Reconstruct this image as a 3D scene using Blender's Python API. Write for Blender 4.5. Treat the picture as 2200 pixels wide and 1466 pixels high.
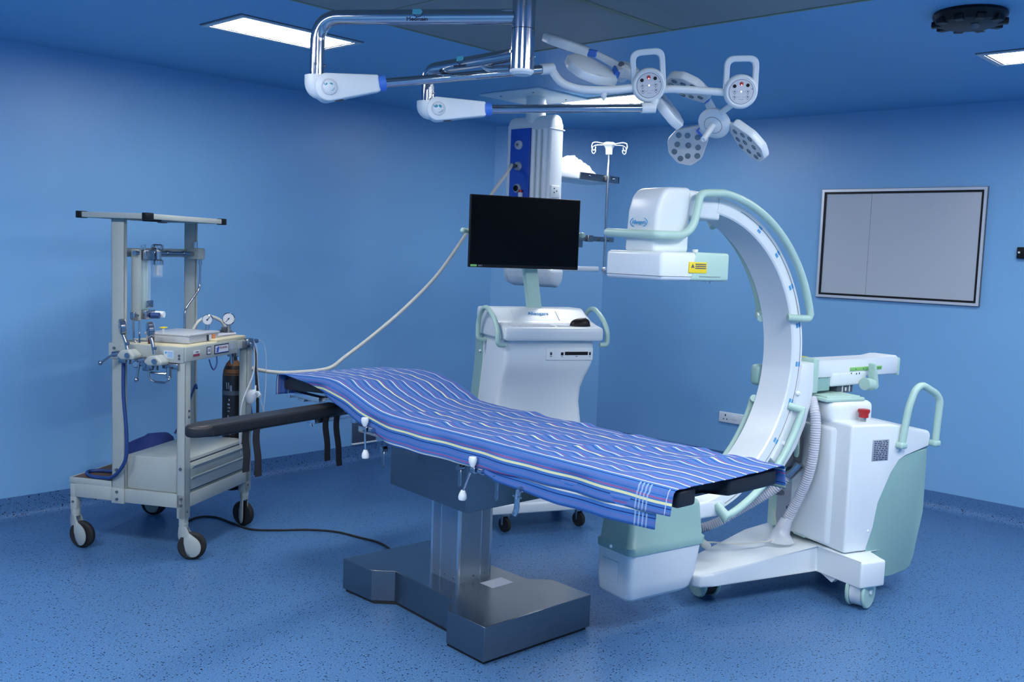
import bpy, bmesh, math, random
from math import sin, cos, pi, radians, sqrt, atan2
from mathutils import Vector as V, Matrix, noise

# ------------------------------------------------------------------ camera, world, exposure
scene = bpy.context.scene
for _o in list(bpy.data.objects):
    bpy.data.objects.remove(_o, do_unlink=True)
COL = scene.collection
CAM_R = V((0.68153, -0.73093, 0.03565)); CAM_U = V((0.0430, 0.0887, 0.99512)); CAM_F = V((0.7305, 0.6768, -0.0917))
yaw, pitch, roll = radians(42.81837), radians(5.26103), radians(2.0512)
CAM_F = V((cos(yaw) * cos(pitch), sin(yaw) * cos(pitch), -sin(pitch)))
_r = CAM_F.cross(V((0, 0, 1))).normalized(); _u = _r.cross(CAM_F)
CAM_R = _r * cos(roll) + _u * sin(roll); CAM_U = _u * cos(roll) - _r * sin(roll)
CAM_T = -CAM_F
cam_data = bpy.data.cameras.new('camera'); cam = bpy.data.objects.new('camera', cam_data); COL.objects.link(cam)
m = Matrix((CAM_R, CAM_U, CAM_T)).transposed().to_4x4(); m.translation = V((0, 0, 1.55))
cam.matrix_world = m
cam_data.sensor_width = 36.0; cam_data.lens = 36.0 * 2066.4566 / 2200.0
cam_data.clip_start = 0.05; cam_data.clip_end = 60
scene.camera = cam
w = bpy.data.worlds.new('world'); scene.world = w; w.use_nodes = True
w.node_tree.nodes['Background'].inputs[0].default_value = (0.5, 0.6, 0.75, 1)
w.node_tree.nodes['Background'].inputs[1].default_value = 0.05
vs = scene.view_settings
vs.view_transform = 'Standard'; vs.look = 'None'; vs.gamma = 1; vs.use_curve_mapping = False
vs.exposure = 0.0
LAMP_POWER = 38.0            # emission strength of the recessed ceiling luminaires
FILL_POWER = 72.0           # emission strength of the unseen fill lights added near the camera
random.seed(4)

# ------------------------------------------------------------------ materials
def _mat(name):
    mt = bpy.data.materials.new(name); mt.use_nodes = True
    return mt, mt.node_tree, mt.node_tree.nodes['Principled BSDF']
def pm(name, col, rough=0.5, metal=0.0, var=0.0, vscale=8.0, bump=0.0, bscale=200.0, spec=0.5, coat=0.0, stretch=None):
    mt, nt, b = _mat(name)
    b.inputs['Roughness'].default_value = rough; b.inputs['Metallic'].default_value = metal
    b.inputs['Specular IOR Level'].default_value = spec
    if coat: b.inputs['Coat Weight'].default_value = coat; b.inputs['Coat Roughness'].default_value = 0.08
    tc = nt.nodes.new('ShaderNodeTexCoord')
    src = tc.outputs['Object']
    if stretch:
        mp = nt.nodes.new('ShaderNodeMapping'); mp.inputs['Scale'].default_value = stretch
        nt.links.new(src, mp.inputs['Vector']); src = mp.outputs['Vector']
    n = nt.nodes.new('ShaderNodeTexNoise'); n.inputs['Scale'].default_value = vscale; n.inputs['Detail'].default_value = 4
    nt.links.new(src, n.inputs['Vector'])
    mx = nt.nodes.new('ShaderNodeMix'); mx.data_type = 'RGBA'
    d = 1.0 - max(var, 0.02)
    mx.inputs[6].default_value = (col[0] * d, col[1] * d, col[2] * d, 1); mx.inputs[7].default_value = (*col, 1)
    nt.links.new(n.outputs['Fac'], mx.inputs[0]); nt.links.new(mx.outputs[2], b.inputs['Base Color'])
    if bump:
        n2 = nt.nodes.new('ShaderNodeTexNoise'); n2.inputs['Scale'].default_value = bscale
        nt.links.new(src, n2.inputs['Vector'])
        bp = nt.nodes.new('ShaderNodeBump'); bp.inputs['Strength'].default_value = bump; bp.inputs['Distance'].default_value = 0.002
        nt.links.new(n2.outputs['Fac'], bp.inputs['Height']); nt.links.new(bp.outputs['Normal'], b.inputs['Normal'])
    return mt
def emis(name, col, strength):
    mt, nt, b = _mat(name)
    b.inputs['Base Color'].default_value = (0.8, 0.8, 0.8, 1)
    b.inputs['Emission Color'].default_value = (*col, 1); b.inputs['Emission Strength'].default_value = strength
    return mt
def clear(name, col, rough=0.1, ior=1.3, alpha=0.35):
    mt, nt, b = _mat(name)
    b.inputs['Base Color'].default_value = (*col, 1); b.inputs['Roughness'].default_value = rough
    b.inputs['Alpha'].default_value = alpha
    tc = nt.nodes.new('ShaderNodeTexCoord'); n = nt.nodes.new('ShaderNodeTexNoise'); n.inputs['Scale'].default_value = 30
    nt.links.new(tc.outputs['Object'], n.inputs['Vector'])
    bp = nt.nodes.new('ShaderNodeBump'); bp.inputs['Strength'].default_value = 0.1
    nt.links.new(n.outputs['Fac'], bp.inputs['Height']); nt.links.new(bp.outputs['Normal'], b.inputs['Normal'])
    return mt
def speckled(name, base, dark, light, rough):
    mt, nt, b = _mat(name)
    b.inputs['Roughness'].default_value = rough; b.inputs['Specular IOR Level'].default_value = 0.4
    tc = nt.nodes.new('ShaderNodeTexCoord'); mix = None
    v = nt.nodes.new('ShaderNodeTexVoronoi'); v.inputs['Scale'].default_value = 95; v.inputs['Randomness'].default_value = 1
    nt.links.new(tc.outputs['Object'], v.inputs['Vector'])
    # random cell value decides whether a cell carries a chip and how big it is
    wn = nt.nodes.new('ShaderNodeSeparateColor'); nt.links.new(v.outputs['Color'], wn.inputs[0])
    mr = nt.nodes.new('ShaderNodeMapRange'); mr.inputs[1].default_value = 0.25; mr.inputs[2].default_value = 1.0
    mr.inputs[3].default_value = 0.0; mr.inputs[4].default_value = 0.40
    nt.links.new(wn.outputs[0], mr.inputs[0])
    lt = nt.nodes.new('ShaderNodeMath'); lt.operation = 'LESS_THAN'
    nt.links.new(v.outputs['Distance'], lt.inputs[0]); nt.links.new(mr.outputs[0], lt.inputs[1])
    n = nt.nodes.new('ShaderNodeTexNoise'); n.inputs['Scale'].default_value = 160; n.inputs['Detail'].default_value = 3
    nt.links.new(tc.outputs['Object'], n.inputs['Vector'])
    cr = nt.nodes.new('ShaderNodeValToRGB'); cr.color_ramp.elements[0].position = 0.38; cr.color_ramp.elements[1].position = 0.62
    cr.color_ramp.elements[0].color = (*base, 1); cr.color_ramp.elements[1].color = (*light, 1)
    nt.links.new(n.outputs['Fac'], cr.inputs[0])
    mx = nt.nodes.new('ShaderNodeMix'); mx.data_type = 'RGBA'
    nt.links.new(lt.outputs[0], mx.inputs[0]); nt.links.new(cr.outputs[0], mx.inputs[6]); mx.inputs[7].default_value = (*dark, 1)
    nt.links.new(mx.outputs[2], b.inputs['Base Color'])
    return mt
def sheet_mat():
    mt, nt, b = _mat('striped_cotton'); N = nt.nodes; K = nt.links
    b.inputs['Roughness'].default_value = 0.85; b.inputs['Specular IOR Level'].default_value = 0.2
    uv = N.new('ShaderNodeUVMap'); uv.uv_map = 'UVMap'
    sp = N.new('ShaderNodeSeparateXYZ'); K.new(uv.outputs[0], sp.inputs[0])
    def mth(op, a, c=None):
        n = N.new('ShaderNodeMath'); n.operation = op
        for i, q in enumerate((a, c)):
            if q is None: continue
            if isinstance(q, (int, float)): n.inputs[i].default_value = q
            else: K.new(q, n.inputs[i])
        return n.outputs[0]
    s = sp.outputs[0]; u = sp.outputs[1]
    def line(coord, period, centre, half):
        f = mth('SUBTRACT', mth('PINGPONG', mth('ADD', coord, 100 * period - centre), period / 2), 0)
        return mth('LESS_THAN', f, half)
    def over(prev, mask, col, fac=1.0):
        mx = N.new('ShaderNodeMix'); mx.data_type = 'RGBA'
        K.new(mth('MULTIPLY', mask, fac), mx.inputs[0])
        if isinstance(prev, tuple): mx.inputs[6].default_value = (*prev, 1)
        else: K.new(prev, mx.inputs[6])
        mx.inputs[7].default_value = (*col, 1)
        return mx.outputs[2]
    P = 0.060
    c = over((0.044, 0.155, 0.43), line(s, P, 0.012, 0.0028), (0.27, 0.075, 0.20), 0.75)
    c = over(c, line(s, P, 0.032, 0.0060), (0.095, 0.15, 0.39), 0.85)
    c = over(c, line(s, P, 0.046, 0.0016), (0.006, 0.02, 0.14), 0.95)
    c = over(c, line(s, P, 0.020, 0.0009), (0.02, 0.05, 0.24), 0.7)
    c = over(c, line(s, P, 0.0, 0.0026), (0.56, 0.62, 0.56))
    c = over(c, line(s, 4 * P, -0.06, 0.0042), (0.62, 0.66, 0.38))
    # four pale weft lines near the end of the sheet, showing on the hanging side only
    side = mth('LESS_THAN', s, -0.012)
    for q in (-0.765, -0.750, -0.735, -0.720):
        ab = mth('ABSOLUTE', mth('SUBTRACT', u, q)); k = mth('MULTIPLY', mth('LESS_THAN', ab, 0.003), side)
        c = over(c, k, (0.36, 0.52, 0.66), 0.6)
    ab = mth('MULTIPLY', mth('LESS_THAN', mth('ABSOLUTE', mth('SUBTRACT', u, -0.835)), 0.0016), side)
    c = over(c, ab, (0.45, 0.55, 0.7), 0.8)
    K.new(c, b.inputs['Base Color'])
    n = N.new('ShaderNodeTexNoise'); n.inputs['Scale'].default_value = 600
    bp = N.new('ShaderNodeBump'); bp.inputs['Strength'].default_value = 0.2; bp.inputs['Distance'].default_value = 0.001
    K.new(n.outputs['Fac'], bp.inputs['Height']); K.new(bp.outputs['Normal'], b.inputs['Normal'])
    return mt

M = {}
M['wall'] = pm('wall_paint', (0.186, 0.415, 0.685), 0.42, var=0.03, vscale=1.5, spec=0.45)
M['ceil'] = pm('ceiling_paint', (0.158, 0.40, 0.66), 0.5, var=0.03, vscale=1.5, spec=0.4)
M['floor'] = speckled('speckled_vinyl', (0.046, 0.126, 0.275), (0.004, 0.010, 0.034), (0.082, 0.20, 0.40), 0.34)
M['panel'] = pm('grey_ceiling_panel', (0.24, 0.275, 0.28), 0.6, var=0.05, vscale=3)
M['seam'] = pm('yellowed_sealant', (0.26, 0.31, 0.22), 0.7, var=0.2, vscale=20)
M['white'] = pm('white_plastic', (0.68, 0.76, 0.80), 0.32, var=0.02, vscale=3)
M['white2'] = pm('white_powdercoat', (0.70, 0.77, 0.80), 0.38, var=0.03, vscale=5)
M['mint'] = pm('mint_plastic', (0.40, 0.60, 0.54), 0.38, var=0.03, vscale=4)
M['mintd'] = pm('mint_shell', (0.25, 0.43, 0.41), 0.4, var=0.03, vscale=4)
M['cream'] = pm('aged_cream_enamel', (0.37, 0.42, 0.40), 0.45, var=0.12, vscale=14)
M['creamtop'] = pm('yellowed_tray', (0.62, 0.58, 0.40), 0.55, var=0.25, vscale=12)
M['rust'] = pm('worn_brown_deck', (0.16, 0.10, 0.07), 0.8, var=0.7, vscale=9)
M['steel'] = pm('brushed_steel', (0.27, 0.29, 0.31), 0.27, metal=1.0, var=0.18, vscale=6, bump=0.05, bscale=60, stretch=(1, 1, 20))
M['steelb'] = pm('bright_steel', (0.80, 0.84, 0.88), 0.25, metal=1.0, var=0.05)
M['alu'] = pm('anodised_aluminium', (0.36, 0.43, 0.49), 0.36, metal=0.9, var=0.08, vscale=5)
M['chrome'] = pm('chrome', (0.52, 0.54, 0.57), 0.11, metal=1.0, var=0.03)
M['dchrome'] = pm('worn_chrome', (0.45, 0.47, 0.50), 0.2, metal=1.0, var=0.3, vscale=25)
M['black'] = pm('black_vinyl', (0.012, 0.014, 0.018), 0.45, var=0.3, vscale=6, bump=0.1, bscale=300)
M['blackp'] = pm('black_plastic', (0.007, 0.008, 0.010), 0.4, var=0.2, spec=0.25)
M['strap'] = pm('black_webbing', (0.012, 0.014, 0.02), 0.9, var=0.4, vscale=60, bump=0.4, bscale=500)
M['rubber'] = pm('black_rubber', (0.015, 0.016, 0.018), 0.75, var=0.4, vscale=30)
M['screen'] = pm('dark_screen', (0.002, 0.003, 0.005), 0.25, spec=0.06)
M['blue'] = pm('bright_blue_plastic', (0.05, 0.19, 0.68), 0.4, var=0.05)
M['dblue'] = pm('deep_blue_panel', (0.018, 0.085, 0.46), 0.35, var=0.03)
M['bluehose'] = pm('navy_rubber_hose', (0.012, 0.05, 0.20), 0.5, var=0.2, vscale=30)
M['bluebag'] = pm('navy_fabric', (0.02, 0.045, 0.22), 0.8, var=0.4, vscale=12)
M['hose'] = pm('pale_rubber_hose', (0.55, 0.57, 0.52), 0.55, var=0.15, vscale=30)
M['corr'] = pm('grey_corrugated_plastic', (0.50, 0.53, 0.60), 0.35, var=0.1, vscale=20)
M['red'] = pm('red_plastic', (0.35, 0.012, 0.015), 0.35)
M['yellow'] = pm('yellow_label', (0.78, 0.62, 0.02), 0.5, var=0.05)
M['green'] = pm('green_label', (0.22, 0.55, 0.16), 0.5, var=0.1, vscale=30)
M['orange'] = pm('orange_label', (0.62, 0.22, 0.08), 0.5)
M['paper'] = pm('white_label', (0.56, 0.61, 0.66), 0.6, var=0.04)
M['greylab'] = pm('grey_metal_plate', (0.42, 0.47, 0.54), 0.4, metal=0.3, var=0.05)
M['ink'] = pm('dark_print', (0.015, 0.025, 0.06), 0.6)
M['inkb'] = pm('blue_print', (0.03, 0.30, 0.62), 0.5)
M['teal'] = pm('teal_print', (0.03, 0.30, 0.42), 0.5)
M['maroon'] = pm('maroon_print', (0.22, 0.03, 0.06), 0.6)
M['dgrey'] = pm('dark_grey_metal', (0.12, 0.14, 0.17), 0.45, metal=0.4, var=0.1)
M['darkplate'] = pm('dark_steel_grille', (0.13, 0.16, 0.20), 0.35, metal=0.7, var=0.15)
M['board'] = pm('white_glass_board', (0.44, 0.49, 0.54), 0.16, var=0.02)
M['frame'] = pm('aluminium_frame', (0.62, 0.66, 0.70), 0.4, metal=0.6)
M['bag'] = pm('white_polythene', (0.66, 0.66, 0.66), 0.35, var=0.05, vscale=30)
M['bottle'] = pm('amber_glass', (0.10, 0.025, 0.01), 0.15, var=0.1)
M['jar'] = clear('clear_jar', (0.75, 0.85, 0.92), 0.05, alpha=0.16)
M['frost'] = pm('frosted_plastic', (0.50, 0.54, 0.58), 0.3, var=0.25, vscale=60)
M['clear'] = clear('clear_plastic', (0.70, 0.76, 0.84), 0.15, alpha=0.45)
M['lens'] = pm('lens_glass', (0.20, 0.30, 0.38), 0.06, metal=0.6, var=0.5, vscale=40)
M['cylrust'] = pm('gas_cylinder_paint', (0.010, 0.011, 0.013), 0.4, var=0.4, vscale=12)
M['rustmetal'] = pm('rusty_shoulder', (0.25, 0.10, 0.03), 0.7, var=0.8, vscale=25)
M['diff'] = emis('lit_diffuser', (1.0, 0.97, 0.95), LAMP_POWER)
M['diff_fill'] = emis('fill_light_diffuser', (1.0, 0.98, 0.96), FILL_POWER)
M['ledr'] = emis('lit_red_led', (1.0, 0.12, 0.05), 6.0)
M['ledw'] = emis('lit_amber_led', (1.0, 0.75, 0.5), 6.0)
M['sheet'] = sheet_mat()

# ------------------------------------------------------------------ mesh building helpers
def frame(o, x, y, z):
    x, y, z = V(x), V(y), V(z)
    mt = Matrix((x, y, z)).transposed().to_4x4(); mt.translation = V(o)
    return mt
ID = Matrix.Identity(4)
class MB:
    def __init__(self, T=ID):
        self.bm = bmesh.new(); self.T = T; self.mi = 0
    def v(self, p): return self.bm.verts.new(self.T @ V(p))
    def face(self, vs):
        f = self.bm.faces.new(vs); f.material_index = self.mi; return f
    def loft(self, rings, closed=True, caps=True):
        R = [[self.v(p) for p in r] for r in rings]
        n = len(R[0])
        for a, b in zip(R, R[1:]):
            for i in range(n if closed else n - 1):
                j = (i + 1) % n
                self.face((a[i], a[j], b[j], b[i]))
        if caps:
            self.face(R[0][::-1]); self.face(R[-1])
        return self
    def prism(self, poly, z0, z1, ax='z'):
        def q(p, h):
            if ax == 'z': return (p[0], p[1], h)
            if ax == 'y': return (p[0], h, p[1])
            return (h, p[0], p[1])
        return self.loft([[q(p, z0) for p in poly], [q(p, z1) for p in poly]])
    def box(self, lo, hi):
        (x0, y0, z0), (x1, y1, z1) = lo, hi
        return self.prism([(x0, y0), (x1, y0), (x1, y1), (x0, y1)], z0, z1)
    def rbox(self, lo, hi, r=0.01, seg=3):
        b2 = bmesh.new()
        (x0, y0, z0), (x1, y1, z1) = lo, hi
        vs = [b2.verts.new(p) for p in ((x0, y0, z0), (x1, y0, z0), (x1, y1, z0), (x0, y1, z0), (x0, y0, z1), (x1, y0, z1), (x1, y1, z1), (x0, y1, z1))]
        for f in ((3, 2, 1, 0), (4, 5, 6, 7), (0, 1, 5, 4), (1, 2, 6, 5), (2, 3, 7, 6), (3, 0, 4, 7)):
            b2.faces.new([vs[i] for i in f])
        r = min(r, 0.49 * min(abs(x1 - x0), abs(y1 - y0), abs(z1 - z0)))
        bmesh.ops.bevel(b2, geom=b2.edges[:], offset=r, segments=seg, profile=0.5, affect='EDGES')
        self.add(b2); return self
    def rprism(self, poly, z0, z1, ax='z', r=0.01, seg=3):
        t = MB(); t.prism(poly, z0, z1, ax)
        bmesh.ops.bevel(t.bm, geom=t.bm.edges[:], offset=r, segments=seg, profile=0.5, affect='EDGES')
        self.add(t.bm); return self
    def add(self, b2):
        mp = {}
        for vv in b2.verts: mp[vv] = self.v(vv.co)
        for f in b2.faces:
            try: self.face([mp[q] for q in f.verts])
            except ValueError: pass
        b2.free()
    def tube(self, pts, r, seg=12, cap=True, radii=None):
        pts = [V(p) for p in pts]; n = len(pts)
        tang = []
        for i in range(n):
            a = pts[max(i - 1, 0)]; b = pts[min(i + 1, n - 1)]
            t = (b - a); tang.append(t.normalized() if t.length > 1e-9 else V((0, 0, 1)))
        up = V((0, 0, 1)) if abs(tang[0].z) < 0.9 else V((1, 0, 0))
        nrm = (up - tang[0] * up.dot(tang[0])).normalized()
        rings = []
        for i in range(n):
            nrm = (nrm - tang[i] * nrm.dot(tang[i]))
            if nrm.length < 1e-6: nrm = tang[i].orthogonal()
            nrm.normalize(); bn = tang[i].cross(nrm)
            rr = radii[i] if radii else r
            # keep the wall thickness across a mitred corner
            k = 1.0
            if 0 < i < n - 1:
                d = (pts[i] - pts[i - 1]).normalized().dot(tang[i]); k = 1 / max(d, 0.6)
            rings.append([pts[i] + (nrm * cos(2 * pi * j / seg) + bn * sin(2 * pi * j / seg)) * rr * k for j in range(seg)])
        self.loft(rings, True, cap); return self
    def lathe(self, prof, seg=24, axis_T=None):
        T0 = self.T
        if axis_T is not None: self.T = T0 @ axis_T
        rings = [[(max(r, 1e-4) * cos(2 * pi * j / seg), max(r, 1e-4) * sin(2 * pi * j / seg), z) for j in range(seg)] for r, z in prof]
        self.loft(rings); self.T = T0; return self
    def cyl(self, a, b, r, seg=20, r2=None):
        a, b = V(a), V(b); d = b - a
        return self.tube([a, a + d * 0.5, b], r, seg, radii=[r, (r + (r2 or r)) / 2, r2 or r])
    def disc(self, c, n, r, h, seg=28, bev=0.0):
        """solid disc centred at c, axis n, half thickness h"""
        T = axis_frame(c, n)
        p = [(0.0, -h), (r - bev, -h), (r, -h + bev), (r, h - bev), (r - bev, h), (0.0, h)] if bev else [(0, -h), (r, -h), (r, h), (0, h)]
        return self.lathe(p, seg, T)
    def sph(self, c, r, seg=14, sc=(1, 1, 1)):
        T = Matrix.Translation(V(c)) @ Matrix.Diagonal((r * sc[0], r * sc[1], r * sc[2], 1))
        n = 8
        return self.lathe([(sin(pi * i / n), -cos(pi * i / n)) for i in range(n + 1)], seg, T)
    def text(self, s, size, T, depth=0.0006, align='CENTER'):
        cu = bpy.data.curves.new('t', 'FONT'); cu.body = s; cu.size = size; cu.extrude = depth
        cu.align_x = align; cu.align_y = 'CENTER'; cu.resolution_u = 3
        o = bpy.data.objects.new('t', cu); COL.objects.link(o)
        dg = bpy.context.evaluated_depsgraph_get(); me = bpy.data.meshes.new_from_object(o.evaluated_get(dg))
        b2 = bmesh.new(); b2.from_mesh(me); T0 = self.T; self.T = T0 @ T; self.add(b2); self.T = T0
        bpy.data.objects.remove(o); bpy.data.curves.remove(cu); bpy.data.meshes.remove(me)
        return self
    def build(self, name, mats, parent=None, smooth=38, kind=None, label=None, bev=0.0):
        bm = self.bm
        bmesh.ops.recalc_face_normals(bm, faces=bm.faces[:])
        o_root = V((0, 0, 0)); p = parent
        while p is not None: o_root = o_root + p.location; p = p.parent
        if parent is None:
            xs = [v.co for v in bm.verts]
            o_root = V(((min(c.x for c in xs) + max(c.x for c in xs)) / 2, (min(c.y for c in xs) + max(c.y for c in xs)) / 2, min(c.z for c in xs)))
        bmesh.ops.translate(bm, verts=bm.verts[:], vec=-o_root)
        me = bpy.data.meshes.new(name); bm.to_mesh(me); bm.free()
        if not isinstance(mats, (list, tuple)): mats = [mats]
        for mm in mats: me.materials.append(M[mm] if isinstance(mm, str) else mm)
        me.polygons.foreach_set('use_smooth', [True] * len(me.polygons))
        me.set_sharp_from_angle(angle=radians(smooth))
        ob = bpy.data.objects.new(name, me); COL.objects.link(ob)
        if parent is not None: ob.parent = parent
        else: ob.location = o_root
        if kind: ob['kind'] = kind
        if label: ob['label'] = label
        if bev:
            bv = ob.modifiers.new('bevel', 'BEVEL'); bv.width = bev; bv.segments = 2; bv.limit_method = 'ANGLE'; bv.angle_limit = radians(50)
            bv.harden_normals = False
        return ob
def axis_frame(c, n):
    n = V(n).normalized(); up = V((0, 0, 1)) if abs(n.z) < 0.95 else V((1, 0, 0))
    x = up.cross(n).normalized(); y = n.cross(x)
    return frame(c, x, y, n)
def cr(pts, k=6):
    """Catmull-Rom curve through the points"""
    P = [V(p) for p in pts]; P = [P[0] * 2 - P[1]] + P + [P[-1] * 2 - P[-2]]; out = []
    for i in range(1, len(P) - 2):
        for j in range(k):
            t = j / k; a, b, c, d = P[i - 1:i + 3]
            out.append(0.5 * ((2 * b) + (c - a) * t + (2 * a - 5 * b + 4 * c - d) * t * t + (3 * b - a - 3 * c + d) * t ** 3))
    out.append(P[-2]); return out
def rnd(pts, r, k=5):
    """polyline with rounded corners"""
    P = [V(p) for p in pts]; out = [P[0]]
    for i in range(1, len(P) - 1):
        a, b, c = P[i - 1], P[i], P[i + 1]
        rr = min(r, 0.49 * (a - b).length, 0.49 * (c - b).length)
        s = b + (a - b).normalized() * rr; e = b + (c - b).normalized() * rr
        for j in range(k + 1):
            t = j / k; out.append(s.lerp(b, t).lerp(b.lerp(e, t), t))
    out.append(P[-1]); return out
def corrug(pts, r, amp=0.10, pitch=0.011):
    """points and radii of a corrugated hose along a smooth path"""
    P = cr(pts, 10); L = [0]
    for a, b in zip(P, P[1:]): L.append(L[-1] + (b - a).length)
    n = int(L[-1] / pitch * 4); out = []; rad = []; k = 0
    for i in range(n + 1):
        t = L[-1] * i / n
        while k < len(L) - 2 and L[k + 1] < t: k += 1
        f = (t - L[k]) / max(L[k + 1] - L[k], 1e-9); out.append(P[k].lerp(P[k + 1], f))
        rad.append(r * (1 + amp * (1, 0, -1, 0)[i % 4]))
    return out, rad
def tag(o, label, cat, group=None):
    o['label'] = label; o['category'] = cat
    if group: o['group'] = group
    return o
def thing(name, loc, label, cat, group=None):
    o = bpy.data.objects.new(name, None); COL.objects.link(o); o.location = V(loc); o.empty_display_size = 0.1
    return tag(o, label, cat, group)

# ------------------------------------------------------------------ the room
XR, YL, ZC, X0, Y0 = 6.336, 5.493, 2.566, -1.5, -1.7
CX, CY = 5.649, 4.876            # ends of the angled wall across the far corner
def wall(name, a, b, out, z0=0.0, z1=ZC, mat='wall', t=0.1):
    a, b, out = V(a), V(b), V(out)
    m_ = MB(); q = [a, b, b + out * t, a + out * t]
    m_.prism([(p.x, p.y) for p in q], z0, z1)
    return m_.build(name, mat, kind='structure')
outline = [(X0, Y0), (XR, Y0), (XR, CY), (CX, YL), (X0, YL)]
MB().prism(outline, -0.1, 0.0).build('floor', 'floor', kind='structure')
MB().prism(outline, ZC, ZC + 0.1).build('ceiling', 'ceil', kind='structure')
wall('wall_left', (X0 - .1, YL, 0), (CX, YL, 0), (0, 1, 0))
wall('wall_right', (XR, Y0 - .1, 0), (XR, CY, 0), (1, 0, 0))
_n = V((CY - YL, CX - XR, 0)).normalized() * -1
wall('wall_back', (CX, YL, 0), (XR, CY, 0), _n)
wall('wall_front', (X0 - .1, Y0, 0), (XR, Y0, 0), (0, -1, 0))
wall('wall_near', (X0, Y0, 0), (X0, YL, 0), (-1, 0, 0))
# coved skirting of the same vinyl as the floor, one strip per wall
cove = [(0.0, 0.117), (0.005, 0.117), (0.006, 0.055)] + [(0.045 - 0.039 * cos(radians(a)), 0.048 - 0.046 * sin(radians(a))) for a in (15, 30, 45, 60, 75, 90)] + [(0.06, 0.0), (0.0, 0.0)]
def skirting(name, a, b, inn):
    a, b, inn = V(a), V(b), V(inn)
    MB().loft([[a + inn * d + V((0, 0, z)) for d, z in cove], [b + inn * d + V((0, 0, z)) for d, z in cove]]).build(name, 'floor', kind='structure', smooth=60)
skirting('baseboard_left', (X0, YL, 0), (CX, YL, 0), (0, -1, 0))
skirting('baseboard_right', (XR, Y0, 0), (XR, CY, 0), (-1, 0, 0))
skirting('baseboard_back', (CX, YL, 0), (XR, CY, 0), -_n)

# laminar-flow ceiling: flat grey panels with a sealed joint between them
px = [(-0.19, 0.77), (0.77, 1.73), (1.73, 2.69), (2.69, 3.65)]; py = [(1.53, 2.50), (2.50, 3.47), (0.56, 1.53)]
def ceiling_panel(i, j, label):
    (a, b), (c, d) = px[i], py[j]
    o = MB().box((a + .004, c + .004, ZC - .010), (b - .004, d - .004, ZC)).build('ceiling_panel', 'panel')
    tag(o, label, 'ceiling panel', 'flush ceiling panels')
ceiling_panel(2, 1, 'flat grey ceiling panel left of the long grey panel seam, nearest the left ceiling light')
ceiling_panel(3, 1, 'flat grey ceiling panel just behind the lamp column, at the back corner of the field')
ceiling_panel(3, 0, 'flat grey ceiling panel right of the yellowed seam, towards the black ceiling fixture')
ceiling_panel(2, 0, 'flat grey ceiling panel overhead where the lamp column is fixed')
sm = MB()
for x in (1.73, 2.69): sm.box((x - .004, 1.53, ZC - .012), (x + .004, 3.47, ZC - .001))
sm.box((1.73, 2.485, ZC - .013), (3.65, 2.512, ZC - .001))
sm.box((3.648, 1.53, ZC - .013), (3.662, 3.482, ZC)); sm.box((1.73, 3.468, ZC - .013), (3.662, 3.482, ZC))
sm.build('trim_1', 'seam', kind='structure')

# recessed ceiling luminaires
def ceiling_light(x0, y0, x1, y1, label, lit='diff'):
    cx, cy = (x0 + x1) / 2, (y0 + y1) / 2
    t = thing('ceiling_light', (cx, cy, ZC), label, 'ceiling light', 'recessed ceiling lights')
    f = MB(); z = ZC
    def ring(a, b, za, zb):
        for lo, hi in (((x0 + a, y0 + a), (x1 - a, y0 + b)), ((x0 + a, y1 - b), (x1 - a, y1 - a)), ((x0 + a, y0 + b), (x0 + b, y1 - b)), ((x1 - b, y0 + b), (x1 - a, y1 - b))):
            f.box((*lo, za), (*hi, zb))
    ring(0.006, 0.032, z - .009, z)
    f.build('frame', 'frame', t)
    f = MB(); ring(0.0, 0.006, z - .004, z); ring(0.032, 0.042, z - .006, z); f.build('shadow_gap', 'dgrey', t, label='dark shadow gap around the frame')  # dark grey strips stand in for the shaded gaps
    MB().box((x0 + .042, y0 + .042, z - .0045), (x1 - .042, y1 - .042, z)).build('diffuser', lit, t, label='glowing white diffuser')
ceiling_light(2.365, 3.905, 3.055, 4.265, 'bright rectangular ceiling light at left, partly crossed by the bent chrome lamp arm')
ceiling_light(4.955, 3.60, 5.30, 4.29, 'bright rectangular ceiling light above the pendant shelf, behind the surgical lamp')
ceiling_light(4.875, 0.91, 5.21, 1.60, 'bright rectangular ceiling light at the right edge, beside the black ceiling fixture')
# brighter unseen fill lights, added behind and beside the camera to lift the front
for a in ((1.9, 0.0, 2.6, 0.34), (-0.10, 3.3, 0.24, 4.0), (4.0, -0.75, 4.34, -0.05), (0.45, 2.35, 0.79, 3.05), (0.90, 0.75, 1.24, 1.45), (2.7, 0.35, 3.4, 0.69), (-0.3, 0.2, 0.04, 0.9)):
    ceiling_light(*a, 'rectangular fill light added outside the view, behind or beside the camera', 'diff_fill')

# black round fixture on the ceiling, far right
t = thing('ceiling_fixture', (4.10, 1.375, ZC), 'round black ceiling fixture with notched rim, at top right beside the right ceiling light', 'ceiling fixture')
b = MB(); b.lathe([(0.0, 0), (.135, 0), (.14, -.012), (.125, -.045), (.09, -.055), (0, -.057)], 32, Matrix.Translation((4.10, 1.375, ZC)))
b.build('housing', 'blackp', t)
for k in range(10):
    a = 2 * pi * k / 10; T = frame((4.10 + .118 * cos(a), 1.375 + .118 * sin(a), ZC - .04), (cos(a), sin(a), 0), (-sin(a), cos(a), 0), (0, 0, 1))
    b = MB(T); b.rbox((-.02, -.018, -.012), (.022, .018, .01), .004); b.build('rim_notch', 'blackp', t)
MB().sph((4.10 - .03, 1.375 - .03, ZC - .055), .018).build('sensor_window', 'dgrey', t)

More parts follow.
